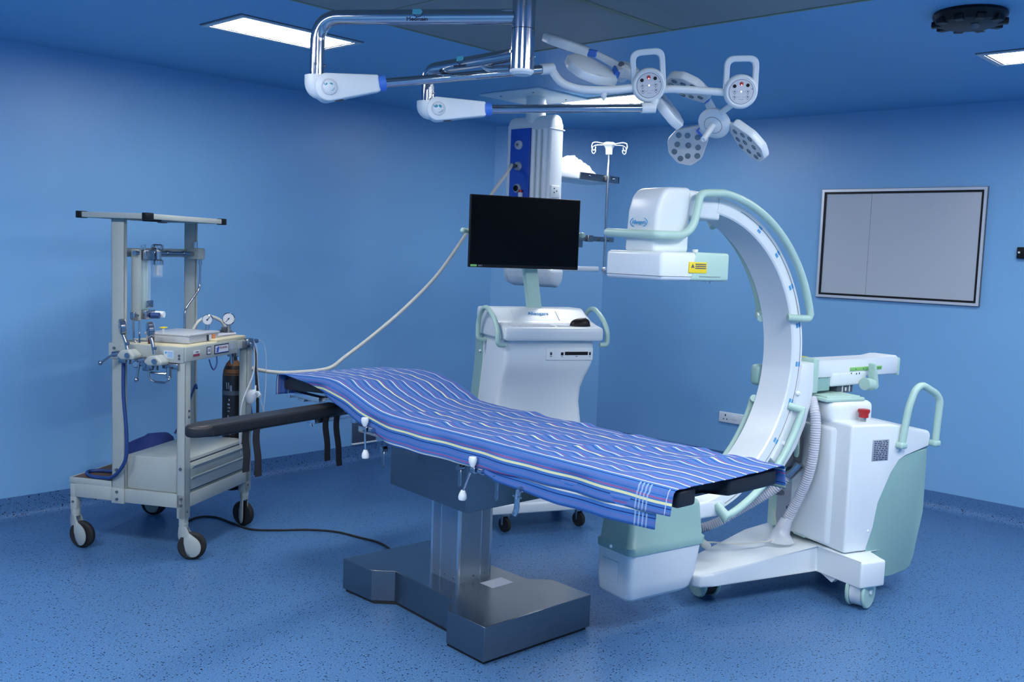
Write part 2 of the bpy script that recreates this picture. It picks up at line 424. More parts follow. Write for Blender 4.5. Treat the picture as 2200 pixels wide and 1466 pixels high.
# framed white board on the right wall
t = thing('wall_board', (XR, 2.467, 1.316), 'large white wall board with aluminium frame and black inner border, on the right wall', 'board')
by0, by1, bz0, bz1 = 1.934, 3.003, 1.318, 2.057
def rim(a, b, x0, x1):
    f = MB()
    for lo, hi in (((by0 + a, bz0 + a), (by1 - a, bz0 + b)), ((by0 + a, bz1 - b), (by1 - a, bz1 - a)), ((by0 + a, bz0 + b), (by0 + b, bz1 - b)), ((by1 - b, bz0 + b), (by1 - a, bz1 - b))):
        f.box((x0, lo[0], lo[1]), (x1, hi[0], hi[1]))
    return f
rim(0.003, 0.020, XR - .022, XR).build('frame', 'frame', t)
rim(0.0, 0.003, XR - .016, XR).build('outer_edge', 'dgrey', t)
rim(0.020, 0.034, XR - .017, XR).build('border', 'blackp', t, label='black inner border')
MB().box((XR - .012, by0 + .034, bz0 + .034), (XR, 2.655, bz1 - .034)).build('board_surface', 'board', t)
MB().box((XR - .012, 2.657, bz0 + .034), (XR, by1 - .034, bz1 - .034)).build('board_surface', 'board', t)

# wall socket
t = thing('wall_socket', (XR, 3.58, .333), 'white double power socket low on the right wall, behind the C-shaped scanner arm', 'power socket')
MB().rbox((XR - .014, 3.42, .338), (XR, 3.712, .418), .006).build('plate', 'white', t)
for yc in (3.655, 3.50):
    s = MB(); s.box((XR - .0155, yc - .004, .388), (XR - .004, yc + .004, .403))
    for q in (-.014, .014): s.disc((XR - .012, yc + q, .366), (1, 0, 0), .0045, .0035, 10)
    s.build('socket_holes', 'blackp', t)
MB().rbox((XR - .018, 3.555, .368), (XR - .003, 3.60, .405), .003).build('switch', 'white2', t)
t = thing('wall_switch', (XR, 1.715, 1.62), 'small black switch box on the right wall, cut by the right edge of the photo', 'switch')
MB().rbox((XR - .03, 1.66, 1.622), (XR, 1.742, 1.69), .006).build('box', 'blackp', t)
MB().rbox((XR - .036, 1.722, 1.652), (XR - .02, 1.734, 1.664), .003).build('indicator', 'paper', t)

# low dark wall grille behind the table
t = thing('wall_grille', (4.365, YL, .125), 'dark steel grille low on the left wall, behind the operating table', 'wall grille')
MB().rbox((4.262, YL - .014, .134), (4.475, YL, .33), .004).build('plate', 'darkplate', t)
MB().rbox((4.255, YL - .02, .122), (4.48, YL, .134), .003).build('ledge', 'white2', t)
MB().rbox((4.35, YL - .024, .205), (4.45, YL - .012, .213), .002).build('reflection_strip', 'orange', t, label='thin orange reflection painted on the plate')  # orange strip painted in as a reflection on the dark steel

# ------------------------------------------------------------------ operating table
TO = V((2.511, 2.414, 0)); TL = V((.0837, .9965, 0)); TW = V((.9965, -.0837, 0)); TT = frame(TO, TL, TW, (0, 0, 1))
tp = lambda u, w_, z: TT @ V((u, w_, z))
table = thing('operating_table', tp(.5, .29, 0), 'stainless steel operating table on a pedestal base, under the striped sheet', 'operating table')
base_poly = [(0, 0), (.225, 0), (.30, .085), (.715, .10), (.785, .025), (.99, .01), (.99, .57), (.785, .56), (.715, .485), (.30, .50), (.225, .58), (0, .58)]
b = MB(TT); b.prism(base_poly, .014, .150); b.build('base', 'steel', table, smooth=30, bev=.002)
b = MB(TT); b.prism([(.495 + (u - .495) * .975, .29 + (w_ - .29) * .965) for u, w_ in base_poly], 0.0, .0145); b.build('base_shade', 'rubber', table)  # inset black slab stands in for the shaded gap under the base
MB(TT).box((.30, .30, .150), (.38, .42, .1508)).build('rating_plate', 'greylab', table)
b = MB(TT); b.box((.426, .215, .150), (.612, .395, .60)); b.build('column', 'alu', table)
b = MB(TT)
for u, w_ in ((.424, .213), (.424, .385), (.602, .213), (.602, .385)): b.box((u, w_, .150), (u + .012, w_ + .012, .60))
for u in (.545,): b.box((u, .2135, .150), (u + .004, .217, .60)); b.box((u, .393, .150), (u + .004, .3965, .60))
for w_ in (.335,): b.box((.4245, w_, .150), (.428, w_ + .004, .60))
b.build('column_edge_trim', 'steelb', table, label='bright polished edge strips')
b = MB(TT)
for u in (.455, .515, .58): b.disc((u, .2148, .170), (0, 1, 0), .004, .0018, 10)
for w_ in (.25, .30, .365): b.disc((.4258, w_, .170), (1, 0, 0), .004, .0018, 10)
b.build('column_screws', 'dchrome', table)
b = MB(TT); b.prism([(.229, .520), (.745, .535), (.745, .70), (.80, .76), (.229, .76)], .083, .54, 'y'); b.build('housing', 'steel', table, smooth=30, bev=.002)
b = MB(TT); b.prism([(.745, .66), (.80, .66), (.86, .70), (.86, .75), (.745, .75)], .20, .42, 'y'); b.build('tilt_bracket', 'dgrey', table)
# frame and side rails
b = MB(TT)
b.box((-.74, .06, .76), (.72, .10, .79)); b.box((-.74, .50, .76), (.72, .54, .79))
for u in (-.70, -.2, .18, .70): b.box((u, .06, .755), (u + .03, .54, .785))
b.build('top_frame', 'dgrey', table)
for w_ in (-.006, .594):
    b = MB(TT); b.rbox((-.16, w_ - .006, .752), (.86, w_ + .006, .782), .003); b.build('side_rail', 'steelb', table)
    b = MB(TT)
    for u in (-.1, .3, .72): b.box((u, min(w_, .03) if w_ < .3 else .54, .758), (u + .03, .07 if w_ < .3 else w_, .776))
    b.build('rail_block', 'dchrome', table)
# cushions
def cushion(poly, z0, z1, name='cushion'):
    b = MB(TT); b.rprism(poly, z0, z1 - .008, 'z', .012); return b.build(name, 'black', table)
cushion([(-.84, .03), (-.84, .122), (-.765, .132), (-.738, .165), (-.742, .275), (-.785, .298), (-.84, .294), (-.84, .575), (-.17, .575), (-.17, .03)], .785, .85, 'foot_cushion')
cushion([(-.165, .03), (-.165, .575), (.66, .575), (.66, .03)], .785, .85, 'seat_cushion')
b = MB(TT); b.rprism([(.665, .785), (1.09, .875), (1.09, .928), (1.0, .912), (.70, .842), (.665, .838)], .03, .575, 'y', .012); b.build('back_cushion', 'black', table)
b = MB(TT); b.rprism([(1.095, .875), (1.60, .838), (1.60, .893), (1.52, .908), (1.095, .930)], .035, .57, 'y', .014); b.build('head_cushion', 'black', table)
b = MB(TT); b.rbox((1.36, .09, .800), (1.66, .13, .828), .004); b.rbox((1.36, .47, .80), (1.66, .51, .828), .004); b.rbox((1.50, .09, .785), (1.56, .51, .80), .004)
b.rbox((1.62, .08, .79), (1.655, .16, .845), .004); b.build('head_bracket', 'steelb', table)
b = MB(TT); b.tube([(1.20, .14, .875), (1.05, .14, .80), (.80, .16, .755)], .012, 10); b.tube([(1.20, .46, .875), (1.05, .46, .80), (.80, .44, .755)], .012, 10); b.build('back_strut', 'dgrey', table)
# accessory clamps with white knobs on the near rail
def knob(b, c, d, s=1.0):
    T = axis_frame(c, d); b.lathe([(0, -.018 * s), (.008, -.018 * s), (.015, -.002), (.0165, .010), (.014, .018), (0, .020)], 14, T)
def clamp(u, z, du, lean):
    cl = MB(TT); cl.rbox((u - .020, -.045, z - .030), (u + .008, -.012, z - .006), .004); cl.cyl((u - .03, -.028, z - .018), (u - .052, -.028, z - .018), .012)
    cl = cl.build('rail_clamp', 'chrome', table)
    k = MB(TT); knob(k, (u, -.036, z + .012), (0, 0, 1)); k.build('knob', 'white2', cl)
    h = MB(TT); h.tube([(u, -.036, z - .01), (u + lean * .5, -.040, z - .06), (u + lean, -.042, z - .112)], .0045, 8); h.build('lever', 'chrome', cl)
    k = MB(TT); knob(k, (u + lean, -.042, z - .122), (lean * 2, 0, -1)); k.build('knob', 'white2', cl)
clamp(.772, .800, 0, -.018); clamp(.057, .762, 0, .045)
for u, z, l in ((.150, .735, .07), (-.062, .735, .075), (.655, .715, .07)):
    h = MB(TT); h.rprism([(u - .008, z), (u + .008, z), (u + .010, z - l), (u, z - l - .012), (u - .010, z - l)], -.022, -.017, 'y', .0015, 1)
    h.cyl((u, -.03, z - .002), (u, -.005, z - .002), .012); h.build('release_lever', 'dchrome', table)
h = MB(TT); h.tube(cr([(-.200, -.040, .722), (-.203, -.048, .69), (-.200, -.046, .655), (-.197, -.056, .632)], 5), .010, 10); h.cyl((-.2, -.035, .722), (-.2, -.005, .722), .011); h.cyl((-.185, -.05, .70), (-.225, -.05, .70), .004, 8)
h.build('release_lever', 'chrome', table, label='polished chrome lever')

# padded arm board clamped to the near rail
A0 = V((.922, -.660, .83)); AD = V((.2465, .9691, 0)); AP = V((.9691, -.2465, 0))
AT = TT @ frame(A0, AD, AP, (0, 0, 1))
arm = thing('arm_board', AT @ V((.35, .05, -.05)), 'long black padded arm board sticking out from the table over the trolley drawer', 'arm board')
pl = [(.77, 0), (.77, .108)] + [(.02 + .0 - .085 * sin(radians(a)), .054 + .054 * cos(radians(a))) for a in range(0, 181, 20)]
b = MB(AT); b.rprism(pl, -.045, 0, 'z', .012); b.build('pad', 'black', arm)
b = MB(AT); b.box((.05, .02, -.052), (.80, .09, -.045)); b.build('backing_plate', 'dgrey', arm)
b = MB(AT); b.rbox((.60, .03, -.075), (.84, .08, -.052), .004); b.tube([(.645, .095, -.06), (.655, .10, -.10)], .006, 8); b.rbox((.80, -.03, -.09), (.815, .0, -.04), .003); b.build('mounting_bracket', 'steelb', arm)
def strap(x, y, z1, lean):
    w_ = .034; pts = [((x - w_ / 2 + lean * k * k * .9, y, -.045 - (z1) * k), (x + w_ / 2 + lean * k * k * .9, y, -.045 - z1 * k)) for k in [i / 8 for i in range(9)]]
    b = MB(AT)
    b.loft([[(p[0], p[1] - .002 + .004 * sin(i), p[2]), (q[0], q[1] - .002 + .004 * sin(i), q[2]), (q[0], q[1] + .002 + .004 * sin(i), q[2]), (p[0], p[1] + .002 + .004 * sin(i), p[2])] for i, (p, q) in enumerate(pts)])
    b.build('strap', 'strap', arm)
strap(.195, .012, .175, .005); strap(.235, -.006, .200, .018); strap(.655, .012, .205, .02); strap(.705, -.006, .235, .03)

# ------------------------------------------------------------------ striped sheet
def interp(tab, x):
    if x <= tab[0][0]: return tab[0][1]
    for (a, p), (c, q) in zip(tab, tab[1:]):
        if x <= c:
            t = (x - a) / (c - a); t = t * t * (3 - 2 * t) if False else t
            return p + (q - p) * t
    return tab[-1][1]
ztab = [(-.9, .856), (.62, .856), (.70, .860), (.80, .880), (.95, .924), (1.06, .948), (1.14, .953), (1.30, .944), (1.50, .930), (1.62, .914)]
htab = [(-.86, .775), (-.825, .775), (-.6, .766), (-.376, .764), (-.142, .762), (.118, .748), (.60, .740), (.774, .780), (.978, .842), (1.115, .886), (1.30, .915), (1.52, .920), (1.75, .905)]
def smooth(tab, x, h=.03): return (interp(tab, x - h) + 2 * interp(tab, x) + interp(tab, x + h)) / 4
def section(u, under):
    """cross-section polyline from the near hem over the top to the far hem: (w, dz) with s"""
    zt = smooth(ztab, min(u, 1.62)); hang = max(zt - smooth(htab, u), .004); far = .085
    off = 0.0 if not under else .006
    r = .024
    pts = []
    nh = 10
    arc = r * pi / 2
    tot_h = hang
    for i in range(nh):                           # hanging part, bottom to top
        d = tot_h * (1 - i / nh)
        pts.append((d,))
    P = []
    for (d,) in pts:
        if d > r: P.append((-.016 + off - .012 * min(1, (d - r) / .08), -d, -(d + (arc - r))))
        else:
            a = d / r * pi / 2 if True else 0
            P.append((-.016 + off + r * (1 - sin(min(a, pi / 2))) , -r * (1 - cos(min(a, pi / 2))), -d * arc / r))
    n = 60; w0, w1 = -.016 + off + r, .600 - r
    for i in range(n + 1):
        w_ = w0 + (w1 - w0) * i / n; P.append((w_, 0, w_ - w0))
    for i in range(1, 7):
        a = i / 6 * pi / 2; P.append((w1 + r * sin(a), -r * (1 - cos(a)), w1 - w0 + r * a))
    for i in range(1, 5): P.append((w1 + r + .003 * i, -r - (far - r) * i / 4, w1 - w0 + arc + (far - r) * i / 4))
    return zt, P
def wrinkle(u, w_):
    z = 0
    k = min(1, max(0, (w_ + .0) / .05))
    z += .006 * noise.noise(V((u * 7 + 3, w_ * 4.5, 1.3))) + .0035 * noise.noise(V((u * 16, w_ * 12, 5)))
    # soft cross folds where the cloth has been pushed together
    for uc, a, wd, sk in ((.98, .011, .035, .25), (.84, -.007, .03, .3), (.52, .007, .03, .55), (.22, .008, .026, .6), (-.08, .007, .026, .5), (-.33, .009, .022, .7), (-.45, -.006, .025, .6), (-.62, .007, .025, .4), (1.25, .005, .05, .2)):
        x = (u - uc + sk * (w_ - .3)) / wd; z += a * math.exp(-x * x) * (.5 + .8 * noise.noise(V((uc * 9, w_ * 6, 2))) + .3)
    return z * k
b = MB(TT); uvs = {}
def sheet_layer(u0, u1, nu, under, smin=None, smax=None, hem_extra=0.0):
    rows = []
    for i in range(nu + 1):
        u = u0 + (u1 - u0) * i / nu; zt, P = section(min(u, 1.615), under)
        drop = 0; uu = u
        if u > 1.60: drop = u - 1.60; uu = 1.60 + .012 * (1 - math.exp(-drop / .012))
        row = []
        for w_, dz, s in P:
            if smin is not None and s < smin: continue
            if smax is not None and s > smax: continue
            dd = drop if w_ < .50 else drop
            zz = zt + dz + (wrinkle(uu, w_) if dz > -.03 else 0) - dd * (1.0 if drop else 0)
            ww = w_ + (.006 * sin(uu * 11) + .004 * sin(uu * 27 + 1)) * (1 if dz < -.03 and w_ < .3 else 0)
            if under and dz < -.03: zz -= hem_extra * min(1, (-dz - .03) / .06)
            v = b.v((uu + (.006 * noise.noise(V((w_ * 20, 2, 0))) if i in (0, nu) else 0), ww, zz)); uvs[v] = (s + (.021 if under else 0.0), u); row.append(v)
        rows.append(row)
    n = min(len(r) for r in rows)
    for r, q in zip(rows, rows[1:]):
        for j in range(n - 1): b.face((r[j], r[j + 1], q[j + 1], q[j]))
sheet_layer(-.855, 1.70, 230, False)
uvl = b.bm.loops.layers.uv.new('UVMap')
for f in b.bm.faces:
    for l in f.loops: l[uvl].uv = uvs[l.vert]
sheet = b.build('bed_sheet', 'sheet', smooth=180)
tag(sheet, 'blue cotton sheet with pale yellow, red and navy stripes, draped along the operating table', 'bed sheet')
md = sheet.modifiers.new('thickness', 'SOLIDIFY'); md.thickness = .0025; md.offset = -1
# the doubled-over lower edge of the sheet showing below the near hem
b = MB(TT); uvs = {}
rows = []
for i in range(81):
    u = -.80 + .92 * i / 80; top = smooth(htab, u) + .03
    hem = interp([(-.80, .722), (-.774, .720), (-.59, .712), (-.38, .706), (-.07, .724), (.09, .752), (.12, .757)], u)
    row = []
    for j in range(9):
        k = j / 8; v = b.v((u, -.0175 - .006 * k + .005 * sin(u * 11) + .003 * sin(u * 23), top + (hem - top) * k)); uvs[v] = (-.095 - .075 * k - .055, u); row.append(v)
    rows.append(row)
for r, q in zip(rows, rows[1:]):
    for j in range(8): b.face((r[j], r[j + 1], q[j + 1], q[j]))
uvl = b.bm.loops.layers.uv.new('UVMap')
for f in b.bm.faces:
    for l in f.loops: l[uvl].uv = uvs[l.vert]
fold = b.build('lower_fold', 'sheet', sheet, smooth=180)
md = fold.modifiers.new('thickness', 'SOLIDIFY'); md.thickness = .002

# ------------------------------------------------------------------ mobile C-arm X-ray machine
CE = V((.9773, -.2119, 0)); CS = V((-.2119, -.9773, 0)); CO = V((3.348, 2.258, 0)); CT = frame(CO, CE, CS, (0, 0, 1))
BE = V((.924, -.3826, 0)); BS = V((-.3826, -.924, 0)); BO = V((4.238, 1.924, 0)); BT = frame(BO, BE, BS, (0, 0, 1))
ca = thing('c_arm_scanner', BT @ V((.1, -.1, 0)), 'white and mint mobile X-ray scanner with a large C-shaped arm at the table foot', 'x-ray machine')
def zt_(a): return .232 if a > -.02 else .232 + .095 * a
poly = [(-.69, -.05), (-.705, .0), (-.68, .030), (-.62, .040), (0, 0), (0, .28), (.145, .28), (.16, .15), (.44, .13), (.47, .0), (.47, -.25), (.44, -.40), (.03, -.40), (-.14, -.36), (-.56, -.20), (-.66, -.12)]
t_ = MB(); t_.loft([[(a, q, .112) for a, q in poly], [(a, q, zt_(a)) for a, q in poly]])
bmesh.ops.bevel(t_.bm, geom=t_.bm.edges[:], offset=.010, segments=3, profile=.5, affect='EDGES', clamp_overlap=True)
b = MB(BT); b.add(t_.bm); b.build('chassis', 'white', ca, smooth=45)
sk = MB(BT); sk.prism([(.0, .115), (.13, .115), (.10, .085)], .004, .030, 'x'); sk.build('chassis_skirt', 'white', ca)
def big_caster(c, ax, tread='white2', part='caster'):
    ax = V(ax).normalized(); c = V(c)
    b = MB(); b.disc(c, ax, .070, .030, 36, .006); r = b.build(part, tread, ca)
    for sgn in (-1, 1):
        b = MB(); b.disc(c + ax * sgn * .036, ax, .078, .008, 40, .005); b.build('wheel_disc', 'mint', r)
        b = MB(); b.disc(c + ax * sgn * .047, ax, .013, .006, 16, .003); b.build('hub_cap', 'white2', r)
    b = MB(); b.box((c.x - .03, c.y - .02, .10), (c.x + .03, c.y + .02, .155)); b.build('swivel', 'dgrey', r)
    return r
big_caster(BT @ V((.078, .205, .079)), (.04, -1, 0)); big_caster(BT @ V((-.53, -.145, .0791)), (-.90, .42, 0), 'rubber')
big_caster(BT @ V((.36, -.30, .079)), (-.6, .8, 0))
# column housing of the stand
shell = [(.012, .236), (.152, .236), (.163, .35), (.196, .461), (.253, .605), (.30, .665), (.34, .686), (.498, .702), (.505, .765), (.49, .785), (.30, .815), (.26, .825), (.012, .830)]
t_ = MB(); t_.prism(shell, -.37, .156, 'y')
bmesh.ops.bevel(t_.bm, geom=[e for e in t_.bm.edges], offset=.034, segments=5, profile=.5, affect='EDGES', clamp_overlap=True)
b = MB(BT); b.add(t_.bm); b.build('body_shell', 'white', ca, smooth=50)
t_ = MB(); t_.rbox((-.010, -.20, .245), (.03, .062, .80), .018, 4)
b = MB(BT); b.add(t_.bm); b.build('front_panel', 'white', ca, smooth=50)
minty = [(.150, .20), (.150, .23), (.160, .35), (.193, .461), (.250, .605), (.297, .660), (.337, .680), (.496, .700), (.494, .393), (.459, .18), (.44, .13), (.405, .110), (.30, .10), (.165, .10)]
b = MB(BT); b.rprism(minty, -.36, .150, 'y', .008); b.build('side_shell', 'mintd', ca, label='mint green side shell')
for q in ((.30, .70), (.15, .33)):
    b = MB(BT); b.sph((q[0], .152, q[1]), .009); b.build('screw_cap', 'white2', ca)
b = MB(BT); b.rbox((-.004, -.17, .24), (.012, -.085, .52), .006); b.rbox((-.006, -.36, .24), (.012, -.30, .62), .006); b.rbox((-.004, -.33, .48), (.012, -.12, .62), .006); b.build('front_edge_trim', 'mint', ca)
b = MB(BT); b.rbox((-.002, -.31, .26), (.006, -.15, .48), .004); b.build('connector_panel', 'greylab', ca)
for z, bb in ((.30, -.185), (.37, -.18), (.42, -.26)):
    b = MB(BT); b.disc((-.012, bb, z), (1, 0, 0), .013, .014, 12); b.disc((-.03, bb, z), (1, 0, 0), .008, .01, 12); b.build('plug_socket', 'dchrome', ca)
b = MB(BT); b.rbox((.0, -.25, .81), (.262, .032, .915), .030, 4); b.build('column_block', 'white', ca, smooth=50)
b = MB(BT); b.rbox((-.02, -.215, .912), (.215, .018, .930), .006); b.rbox((.0, -.20, .928), (.20, .0, .936), .003); b.build('column_plate', 'mint', ca)
b = MB(CT); b.box((1.135, -.055, .930), (1.255, .045, .985)); b.build('lift_column', 'dgrey', ca)
b = MB(CT); b.box((1.170, .0455, .934), (1.176, .048, .985)); b.box((1.225, .0455, .934), (1.231, .048, .985)); b.box((1.195, .0455, .938), (1.205, .047, .955)); b.build('lift_column_strip', 'white2', ca)
b = MB(BT); b.rbox((.05, -.395, .80), (.47, -.355, .865), .014); b.build('far_side_rail', 'mint', ca)
b = MB(BT); b.cyl((.160, .07, .82), (.160, .07, .850), .013); r = b.build('emergency_stop', 'dchrome', ca)
b = MB(BT); b.lathe([(0, .846), (.022, .846), (.022, .862), (.028, .874), (.026, .884), (0, .887)], 24, Matrix.Translation((.160, .07, 0))); b.build('red_button', 'red', r, label='red mushroom button')
b = MB(BT); b.tube(rnd([(.305, .172, .735), (.325, .175, .90), (.36, .175, .985), (.40, .175, 1.008), (.50, .172, .962), (.527, .172, .93), (.515, .172, .73)], .04), .0165, 14)
for a in (.303, .514): b.rbox((a - .022, .145, .712), (a + .022, .192, .742), .010)
b.build('push_handle', 'mint', ca)
# rating plate
b = MB(BT); b.rbox((.138, .150, .655), (.242, .1568, .757), .003); r = b.build('rating_plate', 'greylab', ca)
b = MB(BT); random.seed(3)
for k in range(11):
    z = .746 - k * .0085; x = .150
    while x < .232:
        l = random.uniform(.004, .018); b.box((x, .1568, z), (min(x + l, .233), .1572, z + .0042)); x += l + random.uniform(.002, .007)
b.build('plate_print', 'ink', r)
# arm carriage
b = MB(CT); b.rprism([(.925, 1.012), (.925, 1.088), (.96, 1.094), (1.45, 1.094), (1.52, 1.104), (1.575, 1.102), (1.595, 1.088), (1.595, 1.006), (1.3, 1.010)], -.062, .062, 'y', .006); b.build('horizontal_arm', 'white', ca)
b = MB(CT); b.rprism([(1.592, 1.0), (1.592, 1.092), (1.604, 1.085), (1.604, 1.0)], -.066, .066, 'y', .003); b.build('arm_end_cap', 'mint', ca)
b = MB(CT); b.rbox((.884, -.10, .948), (.922, .098, 1.112), .008); b.build('swivel_plate', 'mint', ca)
b = MB(CT); b.rbox((.92, -.05, .948), (1.06, .058, 1.012), .005); b.build('swivel_block', 'mintd', ca)
b = MB(CT); b.rbox((1.06, -.055, .966), (1.335, .066, 1.034), .012); r = b.build('slide_block', 'white', ca)
b = MB(CT); b.box((1.205, .0665, 1.022), (1.212, .067, 1.029)); b.box((1.245, .0665, 1.018), (1.252, .067, 1.026)); b.box((1.268, .0665, 1.018), (1.274, .067, 1.028)); b.build('slide_marks', 'ink', r)
b = MB(CT); b.rbox((1.20, .060, 1.036), (1.455, .0655, 1.054), .002); r = b.build('scale_strip', 'green', ca, label='green scale strip')
b = MB(CT)
for x in (1.24, 1.30, 1.36, 1.42, 1.435): b.box((x, .0655, 1.042), (x + .006, .0662, 1.047))
b.build('scale_print', 'ink', r)
b = MB(CT); b.cyl((1.27, .10, .975), (1.325, .10, .97), .030); b.rprism([(1.322, .975), (1.312, 1.075), (1.330, 1.08), (1.352, 1.0), (1.368, .96), (1.35, .945), (1.325, .945)], .082, .118, 'y', .008); b.build('locking_handle', 'mint', ca)
b = MB(CT); b.cyl((1.31, .06, .972), (1.31, .09, .972), .02); b.build('handle_shaft', 'white2', ca)
b = MB(CT); b.prism([(.886, 1.1125), (.918, 1.1125), (.918, 1.113), (.886, 1.113)], -.01, .03, 'y'); b.prism([(.884, 1.0), (.884, 1.04), (.8835, 1.04), (.8835, 1.0)], .05, .09, 'y'); b.build('yellow_sticker', 'yellow', ca)
C0 = (.115, 1.125)
def cpt(r, deg): return (C0[0] + r * cos(radians(deg)), C0[1] + r * sin(radians(deg)))
car = [cpt(.682, a) for a in (-3, -10, -18, -26, -34, -42)] + [(.70, .60), (.79, .70), (.845, .80), (.876, .90), (.884, .97), (.884, 1.093)]
b = MB(CT); b.rprism(car, -.098, .098, 'y', .006, 2); r = b.build('carriage', 'white', ca)
b = MB(CT); b.sph((.778, .098, .955), .012); b.sph((.70, .098, .73), .012); b.build('carriage_knob', 'white2', r)
# the C itself
prof = [(.622, -.080), (.622, .080), (.628, .086), (.640, .088), (.686, .088), (.692, .082), (.692, -.082), (.686, -.088), (.640, -.088), (.628, -.086)]
b = MB(CT); rings = []
for i in range(121):
    a = -84 + 166 * i / 120; rings.append([(C0[0] + r * cos(radians(a)), s, C0[1] + r * sin(radians(a))) for r, s in prof])
b.loft(rings); carc = b.build('c_arc', 'white', ca, smooth=30)
for so in (.0885,):
    b = MB(CT); b.tube([(C0[0] + .672 * cos(radians(a)), so, C0[1] + .672 * sin(radians(a))) for a in range(-70, 72, 2)], .0012, 6); b.build('groove_line', 'dgrey', carc)
for a in (58, 44, 28.5, 12.5, -3, -18, -35):
    b = MB(CT); c = V((C0[0] + .662 * cos(radians(a)), .0885, C0[1] + .662 * sin(radians(a))))
    b.T = CT @ frame(c, (cos(radians(a)), 0, sin(radians(a))), (0, 1, 0), (-sin(radians(a)), 0, cos(radians(a))))
    for q in (-.014, -.007, 0.004): b.box((q, 0, -.012), (q + (.005 if q != 0.004 else .010), .0008, .010))
    b.build('angle_mark', 'inkb', carc, label='blue angle mark')
# mint guard rails along the C
b = MB(CT)
pth = rnd([(-.175, -.165, 1.648), (-.175, .12, 1.640), (-.165, .132, 1.640), (-.035, .132, 1.642), (.018, .132, 1.675), (.038, .132, 1.74), (.050, .132, 1.812), (.10, .132, 1.818)], .03)
pth += [V((C0[0] + .702 * cos(radians(a)), .130, C0[1] + .702 * sin(radians(a)))) for a in range(84, 15, -4)]
pth += rnd([(.790, .130, 1.305), (.775, .128, 1.300), (.69, .085, 1.303)], .01)[1:]
b.tube(pth, .0165, 14); b.sph((-.175, -.165, 1.648), .0165); b.build('upper_guard_rail', 'mint', ca)
def rail(a0, a1, r, s, name):
    sg = 1 if s > 0 else -1
    p = [V((C0[0] + (r - .05) * cos(radians(a0)), s - sg * .045, C0[1] + (r - .05) * sin(radians(a0))))]
    n = 14; p += [V((C0[0] + r * cos(radians(a0 + (a1 - a0) * i / n)), s, C0[1] + r * sin(radians(a0 + (a1 - a0) * i / n)))) for i in range(n + 1)]
    p += [V((C0[0] + (r - .05) * cos(radians(a1)), s - sg * .045, C0[1] + (r - .05) * sin(radians(a1))))]
    b = MB(CT); b.tube(p, .0165, 14); b.build(name, 'mint', ca)
rail(66, 15, .672, -.135, 'upper_guard_rail'); rail(-20, -74, .705, .130, 'lower_guard_rail'); rail(-20, -66, .676, -.138, 'lower_guard_rail')
b = MB(CT); b.rbox((.735, -.16, .965), (.83, -.095, 1.065), .022); b.build('brake_knob', 'mintd', ca)
# grey pivot cover behind the rail
b = MB(CT); b.rprism([(.80, .80), (.86, .83), (.93, .78), (.93, .60), (.80, .59), (.77, .68)], -.05, .03, 'y', .01); b.build('pivot_cover', 'dgrey', ca)
b = MB(CT); b.rprism([(.755, .80), (.83, .845), (.86, .83), (.865, .66), (.855, .64), (.835, .77), (.79, .78)], .035, .062, 'y', .006); b.build('cable_guide', 'mint', ca)
# detector head
dt = MB(CT); dt.rprism([(-.205, -.135), (.168, -.135), (.168, .195), (-.205, .195)], 1.462, 1.575, 'z', .016, 3); det = dt.build('detector', 'white', ca, smooth=50)
b = MB(CT); b.rprism([(-.045, 1.464), (.171, 1.464), (.171, 1.568), (.165, 1.577), (-.02, 1.577), (-.03, 1.55)], -.05, .198, 'y', .010); b.build('detector_corner_cover', 'mint', det)
b = MB(CT); b.rprism([(-.150, 1.57), (-.138, 1.74), (-.120, 1.80), (-.085, 1.832), (.045, 1.838), (.045, 1.57)], -.092, .092, 'y', .020, 4); b.build('detector_housing', 'white', det, smooth=50)
b = MB(CT); b.rprism([(.02, 1.72), (.02, 1.830), (.225, 1.822), (.225, 1.712)], -.078, .084, 'y', .012); b.build('arc_bracket', 'white', det)
b = MB(CT); b.rbox((-.207, -.132, 1.478), (.1, .1962, 1.480), .0008, 1); b.box((.0, .1962, 1.4795), (.12, .1995, 1.4815)); b.build('seam_line', 'dgrey', det)
b = MB(CT); b.rbox((-.058, .190, 1.494), (.040, .2005, 1.538), .002); r = b.build('warning_label', 'yellow', det, label='yellow warning label')
b = MB(CT); b.prism([(-.05, 1.515), (-.030, 1.515), (-.040, 1.531)], .2005, .2010, 'y')
for z in (1.527, 1.519, 1.511): b.box((-.026, .2005, z), (.034, .2010, z + .0045))
b.build('label_print', 'dgrey', r)
LT = frame(CT @ V((-.1495, -.005, 1.690)), CS, (0, 0, 1), CS.cross(V((0, 0, 1))))
b = MB(); b.text('Allengers', .022, LT, .001); b.T = LT
b.tube([(-.050 * cos(radians(a)), .021 * sin(radians(a)), .001) for a in range(-55, 56, 8)], .0018, 6); b.tube([(.050 * cos(radians(a)), .021 * sin(radians(a)), .001) for a in range(-55, 56, 8)], .0018, 6)
b.build('maker_logo', 'inkb', det, label='blue oval maker logo reading Allengers')
b = MB(CT); b.cyl((.02, .15, 1.575), (.02, .15, 1.588), .012); b.cyl((.09, .15, 1.462), (.09, .15, 1.452), .004, 8); b.cyl((.11, .15, 1.462), (.11, .15, 1.452), .004, 8); b.build('cap_screws', 'white2', det)
